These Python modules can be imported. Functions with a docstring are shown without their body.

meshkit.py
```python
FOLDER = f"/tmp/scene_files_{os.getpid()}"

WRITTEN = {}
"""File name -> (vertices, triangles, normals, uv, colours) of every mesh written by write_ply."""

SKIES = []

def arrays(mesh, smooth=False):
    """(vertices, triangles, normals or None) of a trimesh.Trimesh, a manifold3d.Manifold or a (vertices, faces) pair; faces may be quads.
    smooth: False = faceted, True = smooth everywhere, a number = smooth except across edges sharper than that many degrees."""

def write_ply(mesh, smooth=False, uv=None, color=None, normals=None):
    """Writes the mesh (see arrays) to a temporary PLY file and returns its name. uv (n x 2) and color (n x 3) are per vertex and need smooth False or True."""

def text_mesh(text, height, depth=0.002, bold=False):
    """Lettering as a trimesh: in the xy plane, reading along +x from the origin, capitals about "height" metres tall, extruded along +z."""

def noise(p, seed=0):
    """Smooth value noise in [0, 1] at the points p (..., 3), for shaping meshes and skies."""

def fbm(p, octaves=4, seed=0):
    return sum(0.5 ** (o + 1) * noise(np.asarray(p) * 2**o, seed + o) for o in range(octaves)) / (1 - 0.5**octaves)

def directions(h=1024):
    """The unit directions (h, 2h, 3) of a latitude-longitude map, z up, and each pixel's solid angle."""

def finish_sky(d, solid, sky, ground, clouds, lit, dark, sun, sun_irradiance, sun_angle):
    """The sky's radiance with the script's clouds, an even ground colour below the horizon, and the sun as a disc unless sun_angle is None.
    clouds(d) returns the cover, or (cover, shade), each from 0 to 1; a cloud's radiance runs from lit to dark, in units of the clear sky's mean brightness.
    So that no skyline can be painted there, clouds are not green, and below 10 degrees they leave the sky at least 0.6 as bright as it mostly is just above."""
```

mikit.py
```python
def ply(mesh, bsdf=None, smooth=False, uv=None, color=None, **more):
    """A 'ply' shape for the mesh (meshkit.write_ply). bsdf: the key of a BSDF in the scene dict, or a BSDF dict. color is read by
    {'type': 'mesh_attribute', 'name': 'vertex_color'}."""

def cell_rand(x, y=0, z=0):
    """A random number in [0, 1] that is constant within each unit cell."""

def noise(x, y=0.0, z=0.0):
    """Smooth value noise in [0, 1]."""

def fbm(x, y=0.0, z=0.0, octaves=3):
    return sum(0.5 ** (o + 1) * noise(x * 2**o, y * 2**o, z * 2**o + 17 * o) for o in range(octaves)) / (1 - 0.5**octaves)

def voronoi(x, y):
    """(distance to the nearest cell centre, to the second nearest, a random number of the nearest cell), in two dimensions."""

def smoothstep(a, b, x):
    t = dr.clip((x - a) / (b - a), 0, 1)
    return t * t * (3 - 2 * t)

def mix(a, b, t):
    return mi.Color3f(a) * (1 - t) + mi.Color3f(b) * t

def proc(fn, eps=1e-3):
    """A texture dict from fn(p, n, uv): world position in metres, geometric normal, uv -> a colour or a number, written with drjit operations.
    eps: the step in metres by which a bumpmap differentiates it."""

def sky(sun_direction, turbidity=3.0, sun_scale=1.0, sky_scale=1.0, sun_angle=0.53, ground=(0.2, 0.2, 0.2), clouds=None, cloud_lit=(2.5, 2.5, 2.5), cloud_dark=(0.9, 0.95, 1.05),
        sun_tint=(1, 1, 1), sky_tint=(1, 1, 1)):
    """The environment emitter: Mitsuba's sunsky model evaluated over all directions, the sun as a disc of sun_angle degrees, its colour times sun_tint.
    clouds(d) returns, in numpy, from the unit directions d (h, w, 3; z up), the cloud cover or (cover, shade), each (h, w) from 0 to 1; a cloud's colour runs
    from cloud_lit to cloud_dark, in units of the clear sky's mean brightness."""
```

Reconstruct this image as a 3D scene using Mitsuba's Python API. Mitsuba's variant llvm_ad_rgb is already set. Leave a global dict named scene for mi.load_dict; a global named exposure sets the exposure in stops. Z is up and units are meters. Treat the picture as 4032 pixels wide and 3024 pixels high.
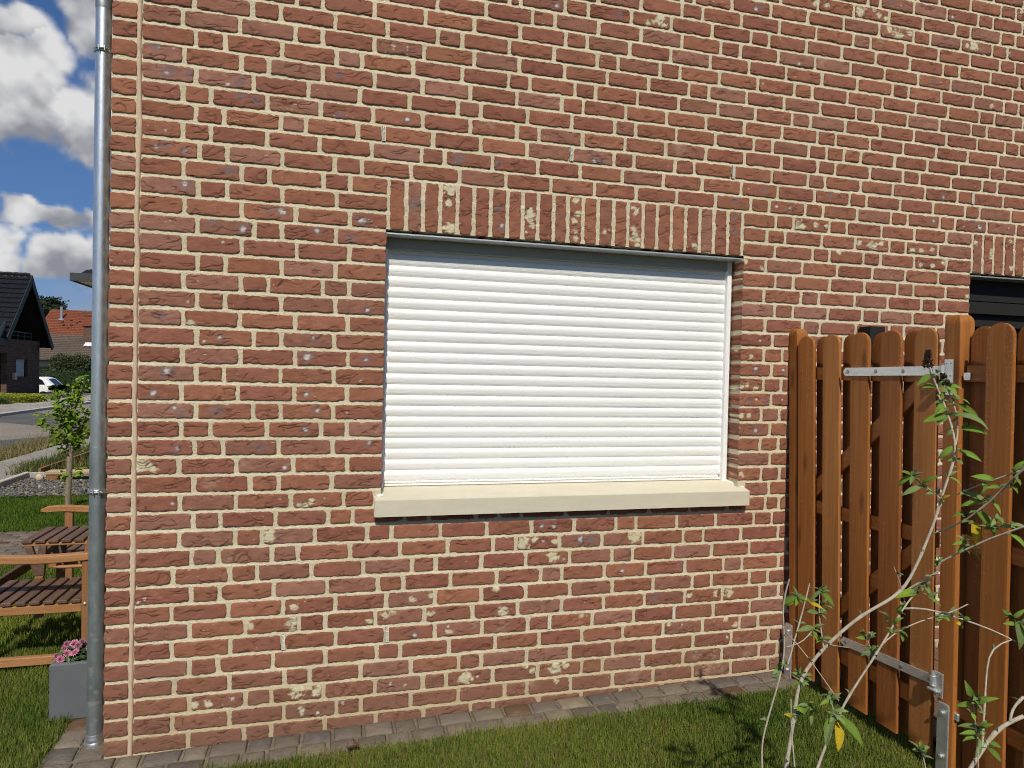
import math
import numpy as np
import drjit as dr
import mitsuba as mi
import mikit, meshkit
from mikit import proc, noise, fbm, voronoi, cell_rand, smoothstep, mix

T = mi.ScalarTransform4f
scene, labels = {'type': 'scene'}, {}

# ---------------------------------------------------------------- camera, sky, exposure
CAM = np.array([0.8302, -3.3485, 1.7454])
FWD = np.array([0.25732, 0.96620, -0.01570])
scene['camera'] = {'type': 'perspective', 'fov': 73.612, 'fov_axis': 'x', 'near_clip': 0.05, 'far_clip': 3000.0,
                   'to_world': T().look_at(origin=CAM.tolist(), target=(CAM + FWD).tolist(), up=[-0.017425, 0.020885, 0.99963])}
exposure = 1.52


def clouds(d):
    az = np.degrees(np.arctan2(d[..., 0], d[..., 1]))
    el = np.degrees(np.arcsin(np.clip(d[..., 2], -1, 1)))
    big = meshkit.fbm(d * 9.0, 5, 11)
    fine = meshkit.fbm(d * 34.0, 5, 5)
    wx = meshkit.fbm(d * 16.0 + 3.0, 5, 21) - 0.5
    wy = meshkit.fbm(d * 16.0 + 9.0, 5, 22) - 0.5
    az0, el0 = az, el
    az, el = az + 6.5 * wx, el + 5.0 * wy
    n = 0.55 * big + 0.45 * fine - 0.5
    banks = [(-17.0, 23.6, 2.3, 2.3), (-20.9, 17.8, 3.3, 3.4), (-17.0, 16.2, 3.4, 3.0), (-23.4, 21.4, 2.2, 1.4), (-25.0, 17.0, 3.2, 3.0), (-18.7, 10.0, 2.5, 0.85),
             (-17.3, 6.9, 2.3, 1.9), (-21.9, 7.4, 2.0, 1.7), (-13.5, 8.0, 3.0, 2.4), (-26.0, 6.5, 3.0, 2.2), (-13.0, 18.5, 3.5, 2.5)]
    field, shade = np.full(az.shape, -9.0), np.zeros(az.shape)
    for a, e, ra, re in banks:
        f = 1.0 - np.sqrt(((az - a) / ra) ** 2 + ((el - e) / re) ** 2)
        s = np.clip(0.52 - 0.42 * (el - e) / re + 2.4 * (0.5 - fine) + 0.9 * (0.5 - big), 0.02, 1)
        shade = np.where(f > field, s, shade)
        field = np.maximum(field, f)
    near = np.clip((field + 1.5 * n + 0.22) / 0.36, 0, 1)
    far = np.clip((big + 0.25 * (fine - 0.5) - 0.57) / 0.14, 0, 1)
    apart = np.clip((np.abs(az0 + 19) - 9) / 8, 0, 1) + np.clip((el0 - 26) / 8, 0, 1)
    far = far * np.clip(apart, 0, 1)
    low = np.clip(1 - np.abs(el - 1.5) / 4.2, 0, 1) * 0.75
    cover = np.maximum(np.maximum(near * near * (3 - 2 * near), far), low * (1 - near))
    shade = np.where(near > far, shade, np.clip(0.5 + 2.0 * (0.5 - fine), 0, 1))
    shade = np.where(low * (1 - near) >= np.maximum(near, far), 0.82, shade)
    return cover, shade


scene['daylight'] = mikit.sky([-0.20, -1.0, 0.97], turbidity=3.0, clouds=clouds, sky_scale=0.66, cloud_lit=(4.4, 4.4, 4.4), cloud_dark=(1.55, 1.60, 1.85), sky_tint=(0.66, 0.87, 1.20), sun_tint=(0.95, 1.08, 1.27))

# ---------------------------------------------------------------- materials
RGB = lambda *c: {'type': 'rgb', 'value': list(c)}


def principled(key, base, rough=0.8, spec=0.3, **more):
    scene[key] = {'type': 'principled', 'base_color': base if isinstance(base, dict) else RGB(*base), 'roughness': rough, 'specular': spec, **more}
    return key


VC = {'type': 'mesh_attribute', 'name': 'vertex_color'}


def crease(p):
    w = 0.010 * (noise(p.x * 26, p.y * 26, p.z * 26) - 0.5)
    r = 1 - dr.abs(2 * noise(p.x * 20 + p.z * 16 + w * 110, p.y * 30, p.z * 52 - p.x * 10 + w * 160) - 1)
    return dr.power(r, 9) * smoothstep(0.46, 0.68, noise(p.x * 21 + 7, p.y * 15, p.z * 30))


def brick_height(p, n, uv):
    return 0.55 * fbm(p.x * 75, p.y * 75, p.z * 110, 3) - 1.0 * crease(p)


def brick_dark(p, n, uv):
    speck = smoothstep(0.78, 0.86, noise(p.x * 240, p.y * 240, p.z * 260))
    streak = smoothstep(0.50, 0.78, fbm(p.x * 46, p.y * 60, p.z * 120, 3))
    return dr.clip(0.58 * crease(p) + 0.20 * speck + 0.26 * streak, 0, 0.85)


scene['m_brick'] = {'type': 'bumpmap', 'arbitrary': {**proc(brick_height, 1.5e-3)}, 'scale': 0.0042,
                    'bsdf': {'type': 'blendbsdf', 'weight': proc(brick_dark),
                             'a': {'type': 'diffuse', 'reflectance': VC},
                             'b': {'type': 'diffuse', 'reflectance': RGB(0.105, 0.040, 0.028)}}}
scene['m_brick']['bsdf'] = {'type': 'blendbsdf', 'weight': proc(lambda p, n, uv: 0.7 * smoothstep(0.83, 0.88, noise(p.x * 105, p.y * 105, p.z * 125)) * smoothstep(0.60, 0.78, noise(p.x * 8 + 3, p.y * 8, p.z * 15))),
                            'a': scene['m_brick']['bsdf'], 'b': {'type': 'diffuse', 'reflectance': RGB(0.50, 0.43, 0.32)}}


def mortar_color(p, n, uv):
    g = fbm(p.x * 6, p.y * 6, p.z * 6, 3)
    s = noise(p.x * 330, p.y * 330, p.z * 330)
    c = mix((0.520, 0.455, 0.310), (0.645, 0.570, 0.410), g)
    c = c * (0.80 + 0.36 * s)
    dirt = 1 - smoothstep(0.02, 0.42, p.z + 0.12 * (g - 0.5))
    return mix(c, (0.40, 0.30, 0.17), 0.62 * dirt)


scene['m_mortar'] = {'type': 'bumpmap', 'arbitrary': proc(lambda p, n, uv: fbm(p.x * 150, p.y * 150, p.z * 170, 3), 1.2e-3), 'scale': 0.0040,
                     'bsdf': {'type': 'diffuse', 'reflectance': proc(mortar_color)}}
principled('m_joint_seal', proc(lambda p, n, uv: mix((0.48, 0.345, 0.235), (0.62, 0.475, 0.345), fbm(p.x * 90, p.y * 90, p.z * 60, 3))), 0.9, 0.2)


def wood(along, a, b, scale=1.0, knots=True):
    """Planed softwood whose grain runs along one axis."""
    def fn(p, n, uv):
        q = [p.x, p.y, p.z]
        l = q[along]
        s, t = [q[i] for i in range(3) if i != along]
        board = cell_rand(dr.floor(s * 41.0), dr.floor(t * 9.5), 3)
        bend = 0.030 * fbm(l * 1.6, s * 8 + 5, t * 8, 2)
        g = noise((s + bend) * 150 * scale, (t + bend) * 150 * scale, l * 3.0)
        f = noise(s * 620 * scale, t * 620 * scale, l * 9.0)
        k = dr.clip(0.52 * g + 0.26 * f + 0.34 * (fbm(s * 9, t * 9, l * 1.3, 3) - 0.25) + 0.16 * (board - 0.5), 0, 1)
        c = mix(a, b, k)
        if knots:
            d0, d1, w = voronoi(t * 7.3 + dr.floor(s * 20) * 3.7, l * 1.9)
            ring = 1 - smoothstep(0.035, 0.17, d0)
            c = mix(c, mi.Color3f(a) * 0.35, 0.62 * ring * smoothstep(0.60, 0.70, w))
        salt = smoothstep(0.56, 0.72, fbm(s * 30, t * 30, l * 1.1, 2)) * smoothstep(0.66, 0.80, noise(s * 300, t * 300, l * 110))
        return mix(c, (0.42, 0.31, 0.20), 0.26 * salt)
    return proc(fn)


principled('m_stained_wood', wood(2, (0.200, 0.066, 0.013), (0.44, 0.164, 0.037)), 0.6, 0.3)
principled('m_stained_wood_dark', wood(2, (0.165, 0.052, 0.011), (0.365, 0.130, 0.032), 0.9), 0.62, 0.3)
principled('m_stained_wood_pale', wood(2, (0.225, 0.082, 0.020), (0.47, 0.195, 0.056), 1.1), 0.62, 0.3)
principled('m_stained_rail', wood(1, (0.235, 0.070, 0.011), (0.50, 0.180, 0.034), 1.0, False), 0.55, 0.35)
principled('m_bench_slat', wood(1, (0.068, 0.038, 0.026), (0.165, 0.096, 0.060), 1.0, False), 0.50, 0.4)
principled('m_bench_rail', wood(0, (0.24, 0.105, 0.040), (0.46, 0.235, 0.098), 1.0, False), 0.45, 0.4)
principled('m_bench_leg', wood(2, (0.15, 0.065, 0.026), (0.34, 0.165, 0.068), 1.0, False), 0.45, 0.4)
principled('m_timber', wood(0, (0.27, 0.19, 0.12), (0.50, 0.38, 0.26), 1.0, False), 0.8, 0.2)
principled('m_deck', wood(1, (0.10, 0.055, 0.035), (0.22, 0.13, 0.085), 1.0, False), 0.7, 0.2)


def zinc(p, n, uv):
    d0, d1, w = voronoi(fbm(p.x * 60, p.y * 60, p.z * 30, 2) * 3 + p.z * 34 + p.y * 70, p.x * 110 + p.z * 6)
    s = fbm(p.x * 22, p.y * 22, p.z * 9, 3)
    return mix((0.58, 0.615, 0.625), (0.82, 0.84, 0.84), 0.45 * w + 0.55 * s)


def zinc_old(p, n, uv):
    s = fbm(p.x * 34, p.y * 34, p.z * 11, 4)
    d0, d1, w = voronoi(p.z * 30 + 3 * s, p.x * 55 + p.y * 40)
    c = mix((0.20, 0.235, 0.245), (0.40, 0.44, 0.445), s * 0.75 + 0.25 * w)
    lime = smoothstep(0.60, 0.72, fbm(p.x * 42 + 9, p.y * 42, p.z * 38, 3)) * (1 - smoothstep(0.45, 0.75, p.z))
    return mix(c, (0.52, 0.535, 0.50), 0.6 * lime)


principled('m_zinc', proc(zinc), 0.34, 0.5, metallic=0.9)
principled('m_zinc_old', proc(zinc_old), 0.46, 0.5, metallic=0.72)
principled('m_steel', proc(lambda p, n, uv: mix((0.52, 0.55, 0.56), (0.74, 0.765, 0.77), fbm(p.x * 60, p.y * 30, p.z * 60, 3))), 0.42, 0.5, metallic=0.75)
principled('m_screw', (0.30, 0.31, 0.31), 0.4, 0.5, metallic=0.8)
principled('m_shutter', proc(lambda p, n, uv: mix((0.755, 0.758, 0.745), (0.78, 0.782, 0.77), fbm(p.x * 1.5, p.y, p.z * 1.5, 3))), 0.42, 0.45)
principled('m_white_frame', (0.80, 0.80, 0.80), 0.35, 0.5)
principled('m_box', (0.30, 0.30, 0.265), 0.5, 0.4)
principled('m_seam', (0.17, 0.17, 0.165), 0.7, 0.2)
principled('m_sill', proc(lambda p, n, uv: mix((0.515, 0.472, 0.365), (0.595, 0.552, 0.440), 0.7 * fbm(p.x * 9, p.y * 22, p.z * 22, 4) + 0.3 * noise(p.x * 260, p.y * 260, p.z * 260))), 0.75, 0.25)
principled('m_caulk', (0.78, 0.75, 0.68), 0.6, 0.3)
principled('m_anthracite', (0.022, 0.022, 0.022), 0.7, 0.1)
principled('m_dark', (0.012, 0.012, 0.012), 0.8, 0.2)
principled('m_vent', (0.70, 0.67, 0.55), 0.7, 0.2)
scene['m_pane'] = {'type': 'thindielectric'}


def paver_color(p, n, uv):
    c = mix((0.135, 0.112, 0.098), (0.245, 0.205, 0.175), fbm(p.x * 30, p.y * 30, p.z * 30, 4))
    return c * (0.72 + 0.5 * noise(p.x * 260, p.y * 260, p.z * 260))


scene['m_paver'] = {'type': 'bumpmap', 'arbitrary': proc(lambda p, n, uv: fbm(p.x * 90, p.y * 90, p.z * 90, 3), 1.5e-3), 'scale': 0.004,
                    'bsdf': {'type': 'blendbsdf', 'weight': proc(lambda p, n, uv: 0.55 * smoothstep(0.45, 0.75, fbm(p.x * 40, p.y * 40, p.z * 40, 3))),
                             'a': {'type': 'diffuse', 'reflectance': VC}, 'b': {'type': 'diffuse', 'reflectance': proc(paver_color)}}}
principled('m_sand', proc(lambda p, n, uv: mix((0.095, 0.080, 0.058), (0.26, 0.215, 0.155), fbm(p.x * 40, p.y * 40, 0, 4)) * (0.7 + 0.6 * noise(p.x * 420, p.y * 420, 1))), 0.95, 0.1)


def soil(p, n, uv):
    c = mix((0.022, 0.036, 0.009), (0.048, 0.060, 0.017), fbm(p.x * 2.2, p.y * 2.2, 0, 4))
    far = mix((0.040, 0.072, 0.016), (0.082, 0.122, 0.030), fbm(p.x * 9, p.y * 9, 3, 4))
    return mix(c, far, smoothstep(5, 14, dr.sqrt(p.x * p.x + (p.y + 3) * (p.y + 3))))


principled('m_soil', proc(soil), 1.0, 0.05)
scene['m_leafy'] = {'type': 'twosided', 'bsdf': {'type': 'principled', 'base_color': VC, 'roughness': 0.55, 'specular': 0.35}}
scene['m_grass'] = {'type': 'principledthin', 'base_color': VC, 'roughness': 0.6, 'diff_trans': 0.7, 'spec_trans': 0.0}
scene['m_leaf'] = {'type': 'principledthin', 'base_color': VC, 'roughness': 0.45, 'diff_trans': 0.65, 'spec_trans': 0.0}
principled('m_bark', proc(lambda p, n, uv: mix((0.30, 0.255, 0.185), (0.60, 0.53, 0.42), fbm(p.x * 70, p.y * 70, p.z * 45, 4))), 0.8, 0.2)
principled('m_trunk', proc(lambda p, n, uv: mix((0.12, 0.095, 0.060), (0.33, 0.275, 0.19), fbm(p.x * 60, p.y * 60, p.z * 14, 4))), 0.85, 0.2)
principled('m_husk', (0.045, 0.028, 0.022), 0.9, 0.1)
principled('m_vertex', VC, 0.8, 0.2)
principled('m_planter', proc(lambda p, n, uv: mix((0.098, 0.106, 0.116), (0.128, 0.136, 0.146), fbm(p.x * 16, p.y * 16, p.z * 26, 4))), 0.75, 0.25)
principled('m_asphalt', proc(lambda p, n, uv: mix((0.125, 0.110, 0.096), (0.175, 0.155, 0.136), fbm(p.x * 0.9, p.y * 0.5, 0, 4)) * (0.8 + 0.4 * noise(p.x * 60, p.y * 60, 0))), 0.95, 0.15)
principled('m_tar', proc(lambda p, n, uv: mix((0.050, 0.050, 0.050), (0.085, 0.083, 0.080), fbm(p.x * 3, p.y * 3, 0, 3))), 0.95, 0.15)
principled('m_pavement', proc(lambda p, n, uv: mix((0.15, 0.137, 0.122), (0.235, 0.22, 0.20), fbm(p.x * 2.5, p.y * 1.6, 0, 4)) * (0.8 + 0.4 * noise(p.x * 90, p.y * 90, 0))), 0.95, 0.15)
principled('m_concrete', proc(lambda p, n, uv: mix((0.27, 0.26, 0.235), (0.42, 0.405, 0.37), fbm(p.x * 9, p.y * 9, p.z * 9, 4))), 0.9, 0.2)
principled('m_roof_black', proc(lambda p, n, uv: mix((0.006, 0.006, 0.007), (0.014, 0.013, 0.014), fbm(p.x * 2, p.y * 2, p.z * 2, 3))), 0.30, 0.6)
principled('m_slate', (0.045, 0.051, 0.055), 0.6, 0.3)
principled('m_roof_red', proc(lambda p, n, uv: mix((0.155, 0.050, 0.028), (0.225, 0.076, 0.042), fbm(p.x * 1.2, p.y, p.z * 2, 4))), 0.8, 0.2)
principled('m_roof_brown', proc(lambda p, n, uv: mix((0.080, 0.062, 0.050), (0.150, 0.118, 0.095), fbm(p.x * 0.8, p.y, p.z * 1.5, 4))), 0.85, 0.2)


def far_brick(p, n, uv):
    row = dr.floor(p.z * 12.0)
    u = p.y * 4.2 + p.x * 4.2 + 0.5 * (row - 2 * dr.floor(row * 0.5))
    r = cell_rand(dr.floor(u), row, 5)
    m = dr.maximum(smoothstep(0.80, 0.84, p.z * 12.0 - row), smoothstep(0.94, 0.96, u - dr.floor(u)))
    return mix(mix((0.085, 0.048, 0.034), (0.145, 0.085, 0.060), r), (0.14, 0.11, 0.09), m)


principled('m_far_brick', proc(far_brick), 0.9, 0.1)
principled('m_render', (0.52, 0.43, 0.32), 0.9, 0.1)
principled('m_far_shutter', (0.42, 0.44, 0.46), 0.6, 0.3)
principled('m_car_paint', (0.80, 0.80, 0.81), 0.25, 0.5, clearcoat=0.8, clearcoat_gloss=0.9)
principled('m_car_glass', (0.015, 0.017, 0.020), 0.08, 0.6)
principled('m_red_lamp', (0.30, 0.015, 0.012), 0.2, 0.5)
principled('m_rubber', (0.02, 0.02, 0.02), 0.8, 0.2)


# ---------------------------------------------------------------- mesh helpers
class MB:
    def __init__(self):
        self.v, self.f, self.c, self.n = [], [], [], 0

    def add(self, v, f, c=None):
        v, f = np.asarray(v, float), np.asarray(f, int)
        if f.shape[1] == 4:
            f = np.vstack([f[:, [0, 1, 2]], f[:, [0, 2, 3]]])
        self.v.append(v); self.f.append(f + self.n); self.n += len(v)
        if c is not None:
            self.c.append(np.broadcast_to(np.asarray(c, float), (len(v), 3)))
        return self

    def mesh(self):
        return np.vstack(self.v), np.vstack(self.f)

    def box(self, lo, hi, bevel=0.0, c=None, rot=None):
        """A box, its twelve edges chamfered."""
        lo, hi = np.array(lo, float), np.array(hi, float)
        ce, h = (lo + hi) / 2, (hi - lo) / 2
        b = min(bevel, h.min() * 0.9)
        if b <= 0:
            v = np.array([[x, y, z] for x in (-1, 1) for y in (-1, 1) for z in (-1, 1)]) * h
            f = np.array([[0, 1, 3, 2], [4, 6, 7, 5], [0, 4, 5, 1], [2, 3, 7, 6], [0, 2, 6, 4], [1, 5, 7, 3]])
        else:
            v, idx = [], {}
            for sx in (-1, 1):
                for sy in (-1, 1):
                    for sz in (-1, 1):
                        s = np.array([sx, sy, sz])
                        for k in range(3):
                            q = s * (h - b); q[k] = s[k] * h[k]
                            idx[(sx, sy, sz, k)] = len(v); v.append(q)
            q4, t3 = [], []
            for k in range(3):
                i, j = [m for m in range(3) if m != k]
                for s in (-1, 1):
                    loop = []
                    for si, sj in ((-1, -1), (1, -1), (1, 1), (-1, 1)):
                        t = [0, 0, 0]; t[k], t[i], t[j] = s, si, sj
                        loop.append(idx[(*t, k)])
                    q4.append(loop)
            for k in range(3):
                i, j = [m for m in range(3) if m != k]
                for si in (-1, 1):
                    for sj in (-1, 1):
                        a, bb = [0, 0, 0], [0, 0, 0]
                        a[i] = bb[i] = si; a[j] = bb[j] = sj; a[k], bb[k] = -1, 1
                        q4.append([idx[(*a, i)], idx[(*bb, i)], idx[(*bb, j)], idx[(*a, j)]])
            for sx in (-1, 1):
                for sy in (-1, 1):
                    for sz in (-1, 1):
                        t3.append([idx[(sx, sy, sz, k)] for k in range(3)])
            v = np.array(v); f = np.array(q4)
            f = np.vstack([f[:, [0, 1, 2]], f[:, [0, 2, 3]], np.array(t3)])
            m = v[f]
            flip = (np.cross(m[:, 1] - m[:, 0], m[:, 2] - m[:, 0]) * m.mean(1)).sum(1) < 0
            f[flip] = f[flip][:, ::-1]
        if rot is not None:
            v = v @ np.asarray(rot).T
        return self.add(v + ce, f, c)

    def tube(self, path, radii, sides=8, c=None, cap=True):
        path = np.asarray(path, float)
        radii = np.broadcast_to(np.asarray(radii, float), (len(path),))
        tan = np.gradient(path, axis=0)
        tan /= np.linalg.norm(tan, axis=1, keepdims=True)
        ref = np.array([0.31, 0.17, 0.93]) if abs(tan[0] @ [0.31, 0.17, 0.93]) < 0.9 else np.array([1.0, 0, 0])
        a = np.cross(tan[0], ref); a /= np.linalg.norm(a)
        ring, th = [], np.arange(sides) * 2 * np.pi / sides
        for p, t, r in zip(path, tan, radii):
            a = a - t * (a @ t); a /= np.linalg.norm(a)
            b = np.cross(t, a)
            ring.append(p + r * (np.cos(th)[:, None] * a + np.sin(th)[:, None] * b))
        v = np.vstack(ring); n, k = len(path), np.arange(sides)
        f = np.vstack([np.stack([i * sides + k, i * sides + (k + 1) % sides, (i + 1) * sides + (k + 1) % sides, (i + 1) * sides + k], 1) for i in range(n - 1)])
        f = np.vstack([f[:, [0, 1, 2]], f[:, [0, 2, 3]]])
        if cap:
            v = np.vstack([v, path[:1], path[-1:]])
            f = np.vstack([f, np.stack([(k + 1) % sides, k, k * 0 + n * sides], 1), np.stack([(n - 1) * sides + k, (n - 1) * sides + (k + 1) % sides, k * 0 + n * sides + 1], 1)])
        return self.add(v, f, c)

    def prism(self, poly, axis, lo, hi, bevel=0.0, c=None):
        """A convex outline (in the two other axes, in order) pushed along an axis, its rims chamfered."""
        poly = np.asarray(poly, float)
        ce = poly.mean(0)
        small = ce + (poly - ce) * (1 - bevel / max(1e-9, np.abs(poly - ce).max(0).min()))
        others = [m for m in range(3) if m != axis]
        rings = []
        for q, w in ((small, lo), (poly, lo + bevel), (poly, hi - bevel), (small, hi)):
            v = np.zeros((len(poly), 3)); v[:, others] = q; v[:, axis] = w; rings.append(v)
        n, k = len(poly), np.arange(len(poly))
        f = np.vstack([np.stack([i * n + k, i * n + (k + 1) % n, (i + 1) * n + (k + 1) % n, (i + 1) * n + k], 1) for i in range(3)])
        f = np.vstack([f[:, [0, 1, 2]], f[:, [0, 2, 3]]])
        v = np.vstack(rings)
        ends = []
        for i, w in ((0, lo), (3, hi)):
            cc = np.zeros((1, 3)); cc[0, others] = ce; cc[0, axis] = w
            ends.append(len(v)); v = np.vstack([v, cc])
            f = np.vstack([f, np.stack([i * n + k, i * n + (k + 1) % n, k * 0 + ends[-1]], 1)])
        m = v[f]; mid = v.mean(0)
        flip = (np.cross(m[:, 1] - m[:, 0], m[:, 2] - m[:, 0]) * (m.mean(1) - mid)).sum(1) < 0
        f[flip] = f[flip][:, ::-1]
        return self.add(v, f, c)


def put(key, mesh, bsdf, smooth=False, color=None):
    """One entry of the scene; a key that is taken gets the next number."""
    if key in scene:
        k = 1
        while f'{key}_{k:03d}' in scene:
            k += 1
        key = f'{key}_{k:03d}'
    if isinstance(mesh, MB):
        if mesh.c:
            color = np.vstack(mesh.c)
        mesh = mesh.mesh()
    scene[key] = mikit.ply(mesh, bsdf, smooth=smooth, color=color)
    return key


def tag(key, label, category=None, group=None, kind=None):
    d = {}
    if label: d['label'] = label
    if category: d['category'] = category
    if group: d['group'] = group
    if kind: d['kind'] = kind
    labels[key] = d


def rotx(a):
    c, s = math.cos(a), math.sin(a)
    return np.array([[1, 0, 0], [0, c, -s], [0, s, c]])


def ground(x, y):
    """Height of the finished ground: it rises a little along the house and falls away beyond the street corner."""
    x, y = np.asarray(x, float), np.asarray(y, float)
    t = np.clip((y - 41) / 7, 0, 1)
    return 0.005 + 0.0245 * np.clip(x + 0.1, 0, 4) - 0.70 * t * t * (3 - 2 * t)


def sheet(x0, x1, y0, y1, step, lift, wob=0.0, seed=0):
    """A piece of ground as a grid that follows the ground's height."""
    xs, ys = np.linspace(x0, x1, max(2, int((x1 - x0) / step) + 1)), np.linspace(y0, y1, max(2, int((y1 - y0) / step) + 1))
    X, Y = np.meshgrid(xs, ys)
    Zz = ground(X, Y) + lift
    if wob:
        Zz = Zz + wob * (meshkit.fbm(np.stack([X * 1.7, Y * 1.7, X * 0], -1), 3, seed) - 0.5)
    v = np.stack([X, Y, Zz], -1).reshape(-1, 3)
    i, j = np.meshgrid(np.arange(len(xs) - 1), np.arange(len(ys) - 1))
    a = (j * len(xs) + i).ravel()
    return v, np.stack([a, a + 1, a + 1 + len(xs), a + len(xs)], 1)

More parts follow.
